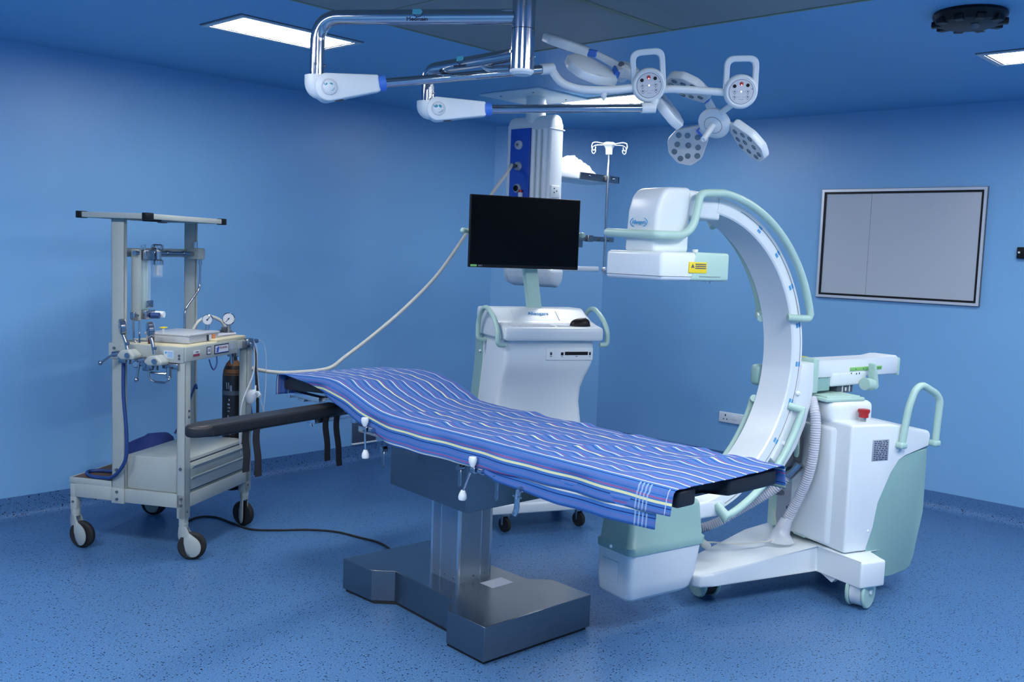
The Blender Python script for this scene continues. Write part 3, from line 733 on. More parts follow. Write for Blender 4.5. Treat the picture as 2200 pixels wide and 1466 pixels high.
# X-ray tube housing
def ringrect(a0, a1, s0, s1, z, r=.03):
    out = []
    for cx, cy, st in ((a1 - r, s1 - r, 0), (a0 + r, s1 - r, 90), (a0 + r, s0 + r, 180), (a1 - r, s0 + r, 270)):
        for k in range(6):
            g = radians(st + 18 * k); out.append((cx + r * cos(g), cy + r * sin(g), z))
    return out
b = MB(CT); b.loft([ringrect(-.15, .09, -.05, .06, .142, .03), ringrect(-.195, .125, -.08, .092, .147, .03), ringrect(-.21, .15, -.095, .105, .165, .03), ringrect(-.215, .175, -.10, .11, .22), ringrect(-.215, .200, -.10, .112, .352)])
xt = b.build('tube_housing', 'white', ca, smooth=60)
b = MB(CT); b.loft([ringrect(-.219, .212, -.104, .117, .345), ringrect(-.221, .215, -.106, .119, .375), ringrect(-.212, .207, -.098, .110, .382), ringrect(-.198, .195, -.09, .100, .515), ringrect(-.190, .187, -.083, .092, .530), ringrect(-.17, .17, -.06, .07, .534)])
b.build('tube_cover', 'mintd', xt, smooth=60, label='mint green upper half')
b = MB(CT); b.rbox((-.2190, -.055, .215), (-.213, .045, .305), .003); b.build('access_panel', 'white', xt)
b = MB(CT); b.sph((-.222, .0, .362), .008); b.build('screw_cap', 'white2', xt)
b = MB(CT); b.rbox((.12, -.09, .44), (.34, .09, .515), .012); b.build('tube_bracket', 'white', xt)
# corrugated cable hoses
def hose(pts, r, name, parent, amp=.10, pitch=.011, mat='corr', T=BT):
    P, R = corrug(pts, r, amp, pitch); b = MB(T); b.tube(P, r, 14, radii=R); return b.build(name, mat, parent, smooth=70)
h1 = hose([(-.045, -.055, .925), (-.055, -.01, .84), (-.06, .0, .71), (-.065, -.02, .57), (-.075, -.075, .43), (-.09, -.115, .33), (-.10, -.135, .26)], .024, 'cable_hose', ca, .06)
b = MB(BT); b.loft([[(-.10 + .034 * f * cos(radians(a)) + dx, -.135 + .034 * f * sin(radians(a)) + dy, z) for a in range(0, 360, 30)] for z, f, dx, dy in ((.34, .85, .008, .02), (.29, 1.1, 0, .004), (.26, 1.35, -.01, .0), (.238, 1.7, -.02, .02), (.234, 1.9, -.03, .03))])
b.build('plastic_sleeve', 'clear', h1, smooth=80, label='clear plastic sleeve')
h2 = hose([(-.09, -.10, .575), (-.145, -.155, .475), (-.25, -.26, .36), (-.35, -.33, .275), (-.44, -.36, .25), (-.53, -.34, .29), (-.58, -.30, .36)], .022, 'cable_hose', ca)
b = MB(BT); b.cyl((-.075, -.085, .60), (-.105, -.115, .548), .029); b.cyl((-.07, -.08, .612), (-.08, -.09, .592), .033); b.build('hose_collar', 'dchrome', h2)
hose([(.0, -.36, .88), (-.10, -.36, .72), (-.22, -.38, .55), (-.30, -.38, .42), (-.33, -.34, .33)], .024, 'cable_hose', ca)
b = MB(BT); b.tube(cr([(-.60, -.28, .24), (-.63, -.20, .26), (-.60, -.15, .29), (-.55, -.13, .25), (-.52, -.15, .235)], 5), .018, 10); b.tube(cr([(-.50, -.20, .236), (-.35, -.12, .238), (-.2, -.11, .238), (-.11, -.13, .24)], 6), .004, 8)
b.tube(cr([(-.02, -.30, .33), (-.04, -.25, .27), (-.06, -.2, .25), (-.09, -.15, .25)], 5), .004, 8); b.build('loose_cable', 'hose', ca)
b = MB(BT); b.tube(cr([(-.475, -.335, .23), (-.47, -.315, .30), (-.475, -.365, .305), (-.48, -.375, .25)], 4), .003, 6); b.tube([(-.47, -.315, .29), (-.455, -.295, .31)], .003, 6); b.build('tie_string', 'hose', h2)

# ------------------------------------------------------------------ monitor workstation
WX = V((.899, -.438, 0)); WY = V((.438, .899, 0)); WO = V((3.75, 3.55, 0)); WT = frame(WO, WX, WY, (0, 0, 1))
ws = thing('workstation_cart', WT @ V((.27, .22, 0)), 'white and mint workstation cart with keyboard console and a monitor, standing behind the table', 'workstation cart')
b = MB(WT); b.rbox((-.035, -.01, .112), (.61, .47, .172), .012); b.build('chassis', 'white', ws)
lv = [(.170, -.02, .59, .0), (.30, -.022, .575, .012), (.45, -.020, .550, .035), (.60, -.010, .524, .052), (.72, .002, .510, .060), (.80, .010, .512, .052), (.87, .016, .528, .030), (.915, .020, .545, .012), (.955, .022, .554, .002), (1.0, .022, .556, 0), (1.085, .022, .556, 0)]
def wr(x0, x1, g0, g1, z, r=.03):
    return ringrect(x0, x1, g0, g1, z, r)
b = MB(WT); b.loft([wr(x0, x1, g, .44, z) for z, x0, x1, g in lv]); b.build('body', 'white', ws, smooth=60)
for sx in (0, 1):
    b = MB(WT)
    xs = [(x0 - .008, x0 + .03) if sx == 0 else (x1 - .03, x1 + .008) for z, x0, x1, g in lv]
    b.loft([[(a, .36, z), (c, .36, z), (c, .475, z), (a, .475, z)] for (a, c), (z, *_r2) in zip(xs, lv)]); b.build('rear_panel', 'mintd', ws, smooth=60)
b = MB(WT); b.sph((.008, .37, .98), .008); b.build('screw_cap', 'white2', ws)
prof_ = [(-.045, 1.078), (-.050, 1.09), (-.050, 1.135), (-.040, 1.150), (.115, 1.160), (.135, 1.168), (.225, 1.232), (.25, 1.240), (.42, 1.236), (.43, 1.22), (.43, 1.078)]
t_ = MB(); t_.prism(prof_, .0, .585, 'x'); bmesh.ops.bevel(t_.bm, geom=t_.bm.edges[:], offset=.012, segments=3, profile=.5, affect='EDGES')
b = MB(WT); b.add(t_.bm); con = b.build('console', 'white', ws, smooth=50)
b = MB(WT)
for row in range(5):
    n = 15
    for k in range(n):
        x = .055 + k * .0168; g = -.012 + row * .0165; b.T = WT
        b.rbox((x, g, 1.150 + .00065 * row * 1.6), (x + .0145, g + .0140, 1.1565 + .00065 * row * 1.6), .002, 1)
b.build('keyboard', 'paper', con, label='pale grey keyboard')
b = MB(WT); b.rbox((.335, .0, 1.150), (.405, .055, 1.1565), .003); b.build('touchpad', 'greylab', con)
_s = V((0, .09, .064)).normalized()
ST = WT @ frame((.285, .19, 1.2105), (1, 0, 0), _s, V((1, 0, 0)).cross(_s))
b = MB(); b.text('Allengers', .034, ST, .001); b.build('maker_logo', 'inkb', con, label='blue lettering reading Allengers')
for x in (.13, .40):
    b = MB(WT @ frame((x, .18, 1.2015), (1, 0, 0), _s, V((1, 0, 0)).cross(_s))); b.rbox((-.002, -.045, -.001), (.002, .04, .0022), .001, 1); b.build('console_ridge', 'white2', con)
# side grab handles
def grab(x, sg):
    b = MB(WT); b.tube(rnd([(x - sg * .045, -.015, 1.052), (x, -.018, 1.052), (x, -.018, 1.13), (x, .05, 1.195), (x, .16, 1.245), (x, .24, 1.235), (x, .31, 1.16), (x, .31, 1.052), (x - sg * .05, .31, 1.052)], .04), .0135, 12); b.build('grab_handle', 'mint', ws)
grab(-.030, -1); grab(.625, 1)
# drive panel on the front
dp = MB(WT); dp.rbox((.262, -.004, .965), (.546, .004, 1.034), .003); dp = dp.build('drive_panel', 'white2', ws)
def slot(x0, z0, x1, z1, name, mat='blackp'):
    b = MB(WT); b.rbox((x0, -.006, z0), (x1, .0, z1), .0015, 1); b.build(name, mat, dp)
slot(.285, .994, .297, 1.011, 'usb_port', 'ink'); slot(.350, .993, .366, 1.010, 'video_port'); slot(.374, .994, .515, 1.013, 'disc_slot'); slot(.522, .993, .533, 1.011, 'usb_port')
b = MB(WT)
for x0, x1, z in ((.284, .297, .986), (.353, .362, .984), (.438, .452, .986), (.524, .529, .984)): b.box((x0, -.0048, z), (x1, -.003, z + .003))
b.build('panel_print', 'ink', dp)
# small casters
for x, g in ((.075, .05), (.53, .055), (.04, .43), (.56, .43)):
    b = MB(WT); b.disc((x, g, .042), (.9, .43, 0), .042, .012, 24, .004); r = b.build('caster', 'rubber', ws)
    b = MB(WT); b.rbox((x - .022, g - .012, .04), (x - .015, g + .016, .105), .003); b.rbox((x + .012, g - .012, .04), (x + .020, g + .016, .105), .003); b.rbox((x - .025, g - .02, .095), (x + .025, g + .025, .114), .004); b.build('fork', 'dchrome', r)
# monitor
b = MB(WT); b.loft([[(.262 - .075 * k * .9, .262 - .05 * k, 1.236 + .29 * k), (.337 - .075 * k * .9, .262 - .05 * k, 1.236 + .29 * k), (.337 - .075 * k * .9, .312 - .05 * k, 1.236 + .29 * k), (.262 - .075 * k * .9, .312 - .05 * k, 1.236 + .29 * k)] for k in (0, .5, 1)])
b.build('monitor_arm', 'mint', ws)
b = MB(WT); b.rbox((-.154, .142, 1.463), (.500, .165, 1.857), .004); mon = b.build('monitor', 'blackp', ws)
b = MB(WT); b.box((-.148, .1412, 1.480), (.494, .143, 1.851)); b.build('screen', 'screen', mon, label='switched off dark screen')
b = MB(WT); b.rbox((.0, .165, 1.52), (.35, .21, 1.78), .01); b.rbox((.12, .20, 1.5), (.24, .25, 1.62), .006); b.build('monitor_back', 'blackp', mon)
b = MB(WT); b.rbox((-.144, .1405, 1.467), (-.108, .1425, 1.4785), .0008, 1); b.build('badge', 'green', mon, label='small green badge')
FT = WT @ frame((-.088, .1418, 1.4725), (1, 0, 0), (0, 0, 1), (0, -1, 0))
b = MB(); b.text('LED 2', .009, FT, .0004); b.build('badge_print', 'paper', mon)
b = MB(WT); b.tube([(-.17, .21, 1.660), (.535, .21, 1.662)], .0135, 12); b.sph((-.172, .20, 1.660), .017, sc=(1, 1, 1)); b.sph((.545, .20, 1.662), .016, sc=(1.3, 1, 1)); b.build('monitor_handle', 'mint', mon)
# mouse lying on the console
ms = thing('mouse', WT @ V((.475, .03, 1.153)), 'black computer mouse on the workstation console', 'mouse')
b = MB(WT); rings = []
for i in range(13):
    t = -1 + 2 * i / 12; h = sqrt(max(0, 1 - t * t)) ** .7; ww = .030 * sqrt(max(.02, 1 - t * t)) ** .8
    rings.append([(.475 + .062 * t, .03 + ww * 1.1 * cos(radians(a)), 1.1535 + max(0, sin(radians(a))) * .046 * h * (1 + .15 * t)) for a in range(0, 360, 24)])
b.loft(rings); b.build('shell', 'blackp', ms, smooth=70)
b = MB(WT); b.disc((.505, .03, 1.192), (0, 1, 0), .008, .003, 12); b.build('scroll_wheel', 'rubber', ms)

# ------------------------------------------------------------------ ceiling supply pendant
pe = thing('ceiling_pendant', (4.715, 4.23, ZC), 'white ceiling pendant with blue gas outlet panel, hanging in the corner behind the monitor', 'medical pendant')
b = MB(); b.rbox((4.475, 4.005, ZC - .012), (4.985, 4.515, ZC), .004); b.build('ceiling_plate', 'white', pe)
b = MB()
for x, y in ((4.56, 4.12), (4.56, 4.40), (4.88, 4.12)): b.disc((x, y, ZC - .013), (0, 0, 1), .006, .003, 10)
b.build('plate_screw', 'dgrey', pe)
b = MB(); b.cyl((4.715, 4.23, 2.38), (4.715, 4.23, ZC - .01), .064, 32); b.lathe([(.0, 2.50), (.068, 2.50), (.068, 2.512), (0, 2.512)], 32, Matrix.Translation((4.715, 4.23, 0))); b.build('drop_tube', 'white', pe)
arch = [(4.655 + .06 - .06 * cos(radians(a)), 2.372 + .06 * sin(radians(a))) for a in range(0, 181, 15)]
b = MB(); b.rprism([(x, z) for x, z in arch] + [(4.785, 1.44)] + [(4.785, 1.42), (4.76, 1.37), (4.72, 1.348), (4.69, 1.35), (4.66, 1.39), (4.650, 1.44)], 4.045, 4.415, 'y', .012); b.build('body', 'white', pe, smooth=50)
b = MB(); b.rprism([(4.640, 1.46), (4.640, 1.42), (4.66, 1.37), (4.70, 1.335), (4.74, 1.335), (4.775, 1.38), (4.78, 1.46)], 3.985, 4.40, 'y', .03, 4); b.build('lower_cover', 'white', pe, smooth=60)
b = MB()
for y in (4.08, 4.128, 4.176): b.cyl((4.650, y, 1.47), (4.650, y, 2.335), .020, 16)
b.build('fluted_trim', 'white2', pe, smooth=60)
b = MB(); b.rbox((4.64, 4.038, 2.335), (4.79, 4.195, 2.342), .003); b.build('shoulder_seam', 'white2', pe)
b = MB(); b.rbox((4.642, 4.205, 1.50), (4.655, 4.378, 2.35), .003); pn = b.build('outlet_panel', 'dblue', pe, label='deep blue outlet panel')
for z, m1, m2 in ((2.245, 'paper', 'greylab'), (2.109, 'greylab', 'greylab'), (1.966, 'greylab', 'blackp')):
    T = axis_frame((4.642, 4.30, z), (-1, 0, 0))
    b = MB(); b.lathe([(0, 0), (.030, 0), (.030, .010), (.024, .018), (.012, .018), (.012, .006), (0, .006)], 24, T); o = b.build('gas_outlet', m1, pn)
    b = MB(); b.lathe([(0, .004), (.020, .018), (.020, .022), (.010, .022), (.008, .010), (0, .010)], 20, T); b.build('outlet_ring', m2, o)
    b = MB(); b.lathe([(0, .005), (.008, .005), (.008, .0115), (0, .0115)], 16, T); b.build('outlet_hole', 'ink', o)
b = MB(); b.cyl((4.63, 4.262, 1.90), (4.63, 4.262, 1.938), .016); o = b.build('flow_cap', 'paper', pe)
b = MB(); b.cyl((4.63, 4.262, 1.936), (4.63, 4.262, 1.956), .014); b.build('red_knob', 'red', o, label='red knob')
b = MB(); b.rbox((4.672, 4.036, 1.905), (4.755, 4.046, 1.985), .004); o = b.build('power_socket', 'white2', pe)
b = MB()
for x, z in ((4.70, 1.965), (4.70, 1.94), (4.725, 1.95)): b.disc((x, 4.0355, z), (0, 1, 0), .005, .001, 10)
b.build('socket_holes', 'ink', o)
# shelf and accessory rails
b = MB(); b.rbox((4.79, 4.075, 2.045), (5.405, 4.34, 2.060), .003); sh = b.build('shelf', 'white', pe)
b = MB(); b.rbox((4.99, 4.062, 2.050), (5.42, 4.074, 2.096), .003); b.rbox((5.405, 4.062, 2.05), (5.417, 4.345, 2.096), .003); b.build('shelf_rail', 'steel', sh)
b = MB()
for x in (5.09, 5.36): b.disc((x, 4.060, 2.075), (0, 1, 0), .007, .004, 12)
b.build('rail_screw', 'chrome', sh)
b = MB(); b.rbox((4.78, 4.062, 2.045), (4.985, 4.10, 2.094), .010); b.build('shelf_bracket', 'white2', sh)
b = MB(); b.rbox((4.78, 4.075, 1.645), (5.405, 4.093, 1.678), .004); b.rbox((5.10, 4.06, 1.64), (5.16, 4.10, 1.684), .006); b.rbox((4.98, 4.08, 1.60), (5.07, 4.11, 1.65), .005); b.disc((5.345, 4.073, 1.66), (0, 1, 0), .008, .004, 12); b.build('accessory_rail', 'steel', pe)
b = MB(); b.rbox((4.78, 4.09, 1.440), (5.27, 4.11, 1.474), .006); b.build('lower_rail', 'white', pe)
iv = thing('iv_pole', (5.272, 4.06, 1.42), 'slim steel drip stand pole with white four-hook head, fixed to the pendant shelf', 'drip stand')
b = MB(); b.cyl((5.272, 4.05, 1.43), (5.272, 4.05, 2.27), .0095, 20); b.build('pole', 'chrome', iv)
b = MB(); b.lathe([(0, 2.235), (.022, 2.235), (.024, 2.27), (.030, 2.285), (.042, 2.30), (.042, 2.310), (.03, 2.316), (0, 2.318)], 24, Matrix.Translation((5.272, 4.05, 0))); b.build('hook_head', 'white2', iv)
for k, a in enumerate((-15, 75, 165, 255)):
    d = V((cos(radians(a + 8)), sin(radians(a + 8)), 0)); c = V((5.272, 4.05, 2.30)); R_ = .17
    p = [c + d * .03, c + d * (R_ - .05) + V((0, 0, .006)), c + d * (R_ - .01) + V((0, 0, -.004))]
    p += [c + d * (R_ - .022) + d * .019 * cos(radians(g)) + V((0, 0, -.026 + .024 * sin(radians(g)))) for g in range(40, -190, -25)]
    b = MB(); b.tube(cr(p, 3), .0031, 8); b.build('hook', 'white2', iv)
b = MB(); b.sph((5.272, 4.05, 1.455), .020); b.cyl((5.26, 4.05, 1.42), (5.26, 4.05, 1.45), .005, 8); b.cyl((5.284, 4.05, 1.42), (5.284, 4.05, 1.45), .005, 8); b.build('clamp_ball', 'greylab', iv)
b = MB(); b.rbox((5.25, 4.045, 2.055), (5.294, 4.066, 2.09), .004); b.build('pole_clamp', 'dgrey', iv)
# white plastic bag on the shelf
b = MB(); nx, ny = 46, 22
def bag(x, y, top):
    fx = (x - 4.82) / .46; fy = (y - 4.09) / .23
    e = max(0, 1 - abs(2 * fy - 1) ** 3) * (1 if fx < .9 else max(0, (1 - fx) / .1))
    h = interp([(0, .10), (.35, .115), (.5, .142), (.6, .135), (.68, .10), (.76, .105), (.84, .075), (.92, .045), (1, .012)], fx)
    n_ = noise.noise(V((x * 18, y * 18, 1))) * .022 + noise.noise(V((x * 45, y * 45, 4))) * .016 + abs(noise.noise(V((x * 28, y * 60, 9)))) * .014
    return 2.064 + (max(.004, (h + n_) * e) if top else .001)
top = [[b.v((4.82 + .46 * i / nx, 4.09 + .23 * j / ny, bag(4.82 + .46 * i / nx, 4.09 + .23 * j / ny, 1))) for j in range(ny + 1)] for i in range(nx + 1)]
bot = [[b.v((4.82 + .46 * i / nx, 4.09 + .23 * j / ny, 2.0625)) for j in range(ny + 1)] for i in range(nx + 1)]
for i in range(nx):
    for j in range(ny): b.face((top[i][j], top[i + 1][j], top[i + 1][j + 1], top[i][j + 1])); b.face((bot[i][j], bot[i][j + 1], bot[i + 1][j + 1], bot[i + 1][j]))
for i in range(nx):
    for j in (0, ny): b.face((top[i][j], top[i + 1][j], bot[i + 1][j], bot[i][j]))
for j in range(ny):
    for i in (0, nx): b.face((top[i][j], top[i][j + 1], bot[i][j + 1], bot[i][j]))
tag(b.build('plastic_bag', 'bag', smooth=60), 'crumpled white plastic bag lying on the pendant shelf, left of the drip pole', 'plastic bag')
b = MB()
for k in range(3): b.tube(cr([(4.86 + .018 * k + .03 * sin(a), 4.20 + .05 * cos(a), 1.95 + .08 * cos(a * 1.0 + k)) for a in [i * .7 for i in range(10)]], 4), .004, 6)
b.tube(cr([(4.87, 4.2, 2.03), (4.87, 4.2, 2.046)], 3), .003, 6)
tag(b.build('clear_tubing', 'clear'), 'coil of clear plastic tubing hanging under the pendant shelf', 'tubing')
# pale supply hose from the pendant down to the trolley
hp = [(4.612, 4.30, 2.108), (4.56, 4.297, 2.106), (4.50, 4.23, 2.098), (4.397, 4.184, 2.024), (4.307, 4.193, 1.920), (4.114, 4.218, 1.660), (3.914, 4.252, 1.403), (3.707, 4.301, 1.203), (3.506, 4.348, 1.042), (3.330, 4.374, .925), (3.234, 4.395, .865), (3.117, 4.518, .838), (3.028, 4.613, .833), (2.949, 4.701, .847), (2.93, 4.72, .848)]
ho = thing('gas_hose', hp[7], 'long pale rubber gas hose from the pendant outlet down behind the table head', 'hose')
b = MB(); b.tube(cr(hp[1:], 8), .0105, 12); b.build('hose', 'hose', ho)
b = MB(); b.cyl(hp[0], hp[1], .012); b.cyl((4.60, 4.30, 2.108), (4.575, 4.298, 2.107), .016); b.build('probe', 'dgrey', ho)
b = MB(); b.cyl((2.955, 4.695, .847), (2.915, 4.735, .848), .014); b.build('end_coupling', 'hose', ho)

# ------------------------------------------------------------------ surgical lamp
def cd(r, u, t): return CAM_R * r + CAM_U * u + CAM_T * t
LC = V((2.444, 2.264, 0))
la = thing('surgical_lamp', (LC.x, LC.y, ZC), 'twin-head surgical lamp on a chrome ceiling column with two bent chrome arms', 'surgical lamp')
b = MB(); b.cyl(LC + V((0, 0, 2.302)), LC + V((0, 0, ZC - .011)), .0395, 40); b.build('ceiling_column', 'chrome', la)
b = MB(); b.cyl(LC + V((0, 0, 2.165)), LC + V((0, 0, 2.300)), .0400, 40); b.build('rotating_sleeve', 'chrome', la)
b = MB(); b.lathe([(0, 2.150), (.030, 2.150), (.040, 2.158), (.041, 2.166), (0, 2.166)], 40, Matrix.Translation(LC)); b.build('end_cap', 'white', la, label='white end cap')
b = MB(); b.lathe([(.0, ZC - .04), (.05, ZC - .04), (.10, ZC - .02), (.11, ZC - .010), (0, ZC - .010)], 40, Matrix.Translation(LC)); b.build('ceiling_rose', 'white', la)
b = MB()
for q in ((-.025, -.031, 2.375), (-.038, .01, 2.31), (.0, -.0405, 2.20), (-.035, .02, 2.225), (.036, -.018, 2.215)):
    b.disc(LC + V(q), (q[0], q[1], 0), .005, .004, 12)
b.build('column_screw', 'dchrome', la)
# upper arm
E1 = V((2.041, 2.871, 2.343)); z1 = 2.343
p = rnd([LC + V((0, 0, z1)), E1, V((E1.x, E1.y, 2.135))], .085, 12)
b = MB(); b.tube(p, .0255, 24); b.build('upper_arm', 'chrome', la)
d1 = (LC - E1); d1.z = 0; d1.normalize(); nrm1 = V((d1.y, -d1.x, 0)); nrm1 = nrm1 if nrm1.dot(CAM_T) > 0 else -nrm1
def logo(c, d, n, size):
    T = frame(c + n * .0262, d, (0, 0, 1), n)
    b = MB(); b.T = T; b.text('Medinain', size, Matrix.Translation((0, -.012, -.001)), .0012); b.build('arm_lettering', 'ink', la, label='black lettering on the chrome arm')
    b = MB(T); b.rprism([(-.018, .004), (.0, -.004), (.014, .0), (.018, .014), (.012, .022), (-.016, .022)], -.004, -.0005, 'z', .001, 1); b.build('arm_logo', 'teal', la, label='teal logo mark')
    b = MB(T); b.tube([(-.012, .002, 0), (.0, -.006, .0008), (.013, -.003, 0), (.018, .006, 0)], .0014, 6); b.build('arm_logo_line', 'ink', la)
dd = d1 if d1.dot(CAM_R) > 0 else -d1
logo(V((2.243, 2.568, z1)), dd, nrm1, .021)
b = MB(); b.disc(E1 + V((0, 0, -.165)) + CAM_T * .0255, CAM_T, .005, .003, 12); b.disc(E1 + V((0, 0, -.165)) + CAM_R * .0265, CAM_R, .005, .005, 12); b.build('elbow_screw', 'dchrome', la)
# lower arm
E2 = V((2.440, 2.735, 2.214))
b = MB(); b.tube(rnd([LC + V((0, 0, 2.222)), E2, V((E2.x, E2.y, 2.085))], .05, 10), .0225, 24); b.build('lower_arm', 'chrome', la)
b = MB(); b.tube(rnd([LC + V((-.0, .05, 2.178)), V((2.446, 2.42, 2.185)), V((2.445, 2.46, 2.21))], .05, 10), .013, 14); b.build('arm_brace', 'chrome', la)
d2 = (LC - E2); d2.z = 0; d2.normalize(); n2 = V((d2.y, -d2.x, 0)); n2 = n2 if n2.dot(CAM_T) > 0 else -n2
dd2 = d2 if d2.dot(CAM_R) > 0 else -d2
logo(V((2.442, 2.545, 2.218)), dd2, n2 * .86, .017)
b = MB(); b.disc(E2 + V((0, 0, -.075)) + CAM_T * .0225, CAM_T, .004, .003, 12); b.disc(E2 + V((0, 0, -.085)) + CAM_R * .0235, CAM_R, .004, .004, 12); b.build('elbow_screw', 'dchrome', la)
# elbow housings and spring arms
def spring(E, zt, piv, end, rh, rt_, hl, tube_r):
    """E elbow axis, zt top of housing, piv pivot point, end of the spring arm"""
    piv, end = V(piv), V(end); ax = (end - piv).normalized(); side = ax.cross(V((0, 0, 1))).normalized()
    if side.dot(CAM_T) < 0: side = -side
    up = side.cross(ax); up = up if up.z > 0 else -up
    # vertical knuckle that turns into the pivot drum
    b = MB(); b.tube(rnd([V((E.x, E.y, zt)), V((E.x, E.y, piv.z - .0)), piv + ax * .01], .05, 8), rh * .92, 24); b.sph(piv, rh * 1.0, 20); b.build('elbow_housing', 'white', la, smooth=60)
    T = frame(piv, ax, up, side)
    pr = [(-rh * cos(radians(a)) * 1.05, -rh * 1.08 * sin(radians(a)) ) for a in range(-80, 81, 16)]
    poly = [(p[0], p[1]) for p in pr][::-1] + [(hl, rt_), (hl, -rt_)]
    t_ = MB(); t_.prism(poly, -rh * .80, rh * .80)
    bmesh.ops.bevel(t_.bm, geom=t_.bm.edges[:], offset=.010, segments=3, profile=.5, affect='EDGES', clamp_overlap=True)
    # taper the cover towards the tube
    for v in t_.bm.verts:
        k = max(0, min(1, v.co.x / hl)); v.co.z *= 1 - .42 * k
    b = MB(T); b.add(t_.bm); hs = b.build('spring_cover', 'white', la, smooth=50)
    b = MB(T); b.disc((.0, .0, rh * .80), (0, 0, 1), rh * .62, .003, 28, .002); bd = b.build('badge', 'paper', hs)
    b = MB(T)
    z = rh * .80 + .0050
    b.sph((-.006, .006, z), .0075, 10, (1, 1, .3)); b.sph((.006, .006, z), .0075, 10, (1, 1, .3)); b.prism([(-.0125, .003), (.0, -.014), (.0125, .003)], z - .0005, z + .0006)
    b.tube([(-.018, .014, z), (-.014, .006, z), (-.006, -.002, z)], .0012, 6); b.tube([(.0, -.015, z), (.010, -.014, z), (.016, -.006, z)], .001, 6)
    b.build('badge_mark', 'teal', bd, label='teal heart-shaped mark')
    b = MB(T); b.tube([(hl - .003, 0, 0), (hl + .012, 0, 0), (hl + .022, 0, 0)], rt_ * .98, 24); b.build('blue_collar', 'blue', la, label='bright blue collar')
    b = MB(); b.cyl(piv + ax * (hl + .01), end, tube_r, 24); b.build('spring_arm', 'chrome', la)
    b = MB(T); b.rbox((.02, -rh * 1.075, -.010), (.050, -rh * .96, .010), .003); b.build('cover_slot', 'dgrey', la)
    return ax, up, side
S1 = V((2.789, 2.478, 2.246)); S2 = V((3.083, 2.217, 2.121))
piv1 = V((2.066, 2.842, 2.102)); piv2 = V((2.466, 2.705, 2.070))
spring(E1, 2.143, piv1, S1, .046, .029, .185, .0165)
spring(E2, 2.098, piv2, S2, .0415, .026, .180, .0160)
# yokes
b = MB(); dS = (S1 - piv1).normalized(); b.tube([S1 - dS * .005, S1 + dS * .03, S1 + dS * .045], .021, 20); b.sph(S1 + dS * .035, .021, sc=(1, 1, 1)); b.build('yoke_joint', 'white', la)
P1c = V((3.104, 2.207, 2.209)); P2c = V((3.388, 1.973, 2.206))
b = MB(); b.tube(cr([S1 + dS * .035, V((2.84, 2.43, 2.205)), V((2.87, 2.39, 2.182)), V((2.92, 2.345, 2.176)), V((3.0, 2.29, 2.184)), P1c + cd(-.03, .0, -.02)], 8), .0155, 16); b.build('yoke', 'white', la)
b = MB(); b.lathe([(.010, .02), (.014, 0), (.008, -.02), (.002, -.028), (0, -.03)], 12, Matrix.Translation((2.965, 2.315, 2.168))); b.build('yoke_pip', 'white2', la)
b = MB(); dS2 = (S2 - piv2).normalized(); b.tube([S2 - dS2 * .005, S2 + dS2 * .03, S2 + dS2 * .05], .020, 20); b.build('yoke_joint', 'white', la)
b = MB(); b.tube(cr([S2 + dS2 * .035, S2 + dS2 * .05 + V((0, 0, .03)), V((3.16, 2.215, 2.185)), V((3.19, 2.195, 2.205)), V((3.26, 2.13, 2.208)), V((3.33, 2.065, 2.206)), P2c + cd(-.04, .0, -.015)], 8), .0150, 16); b.build('yoke', 'white', la)
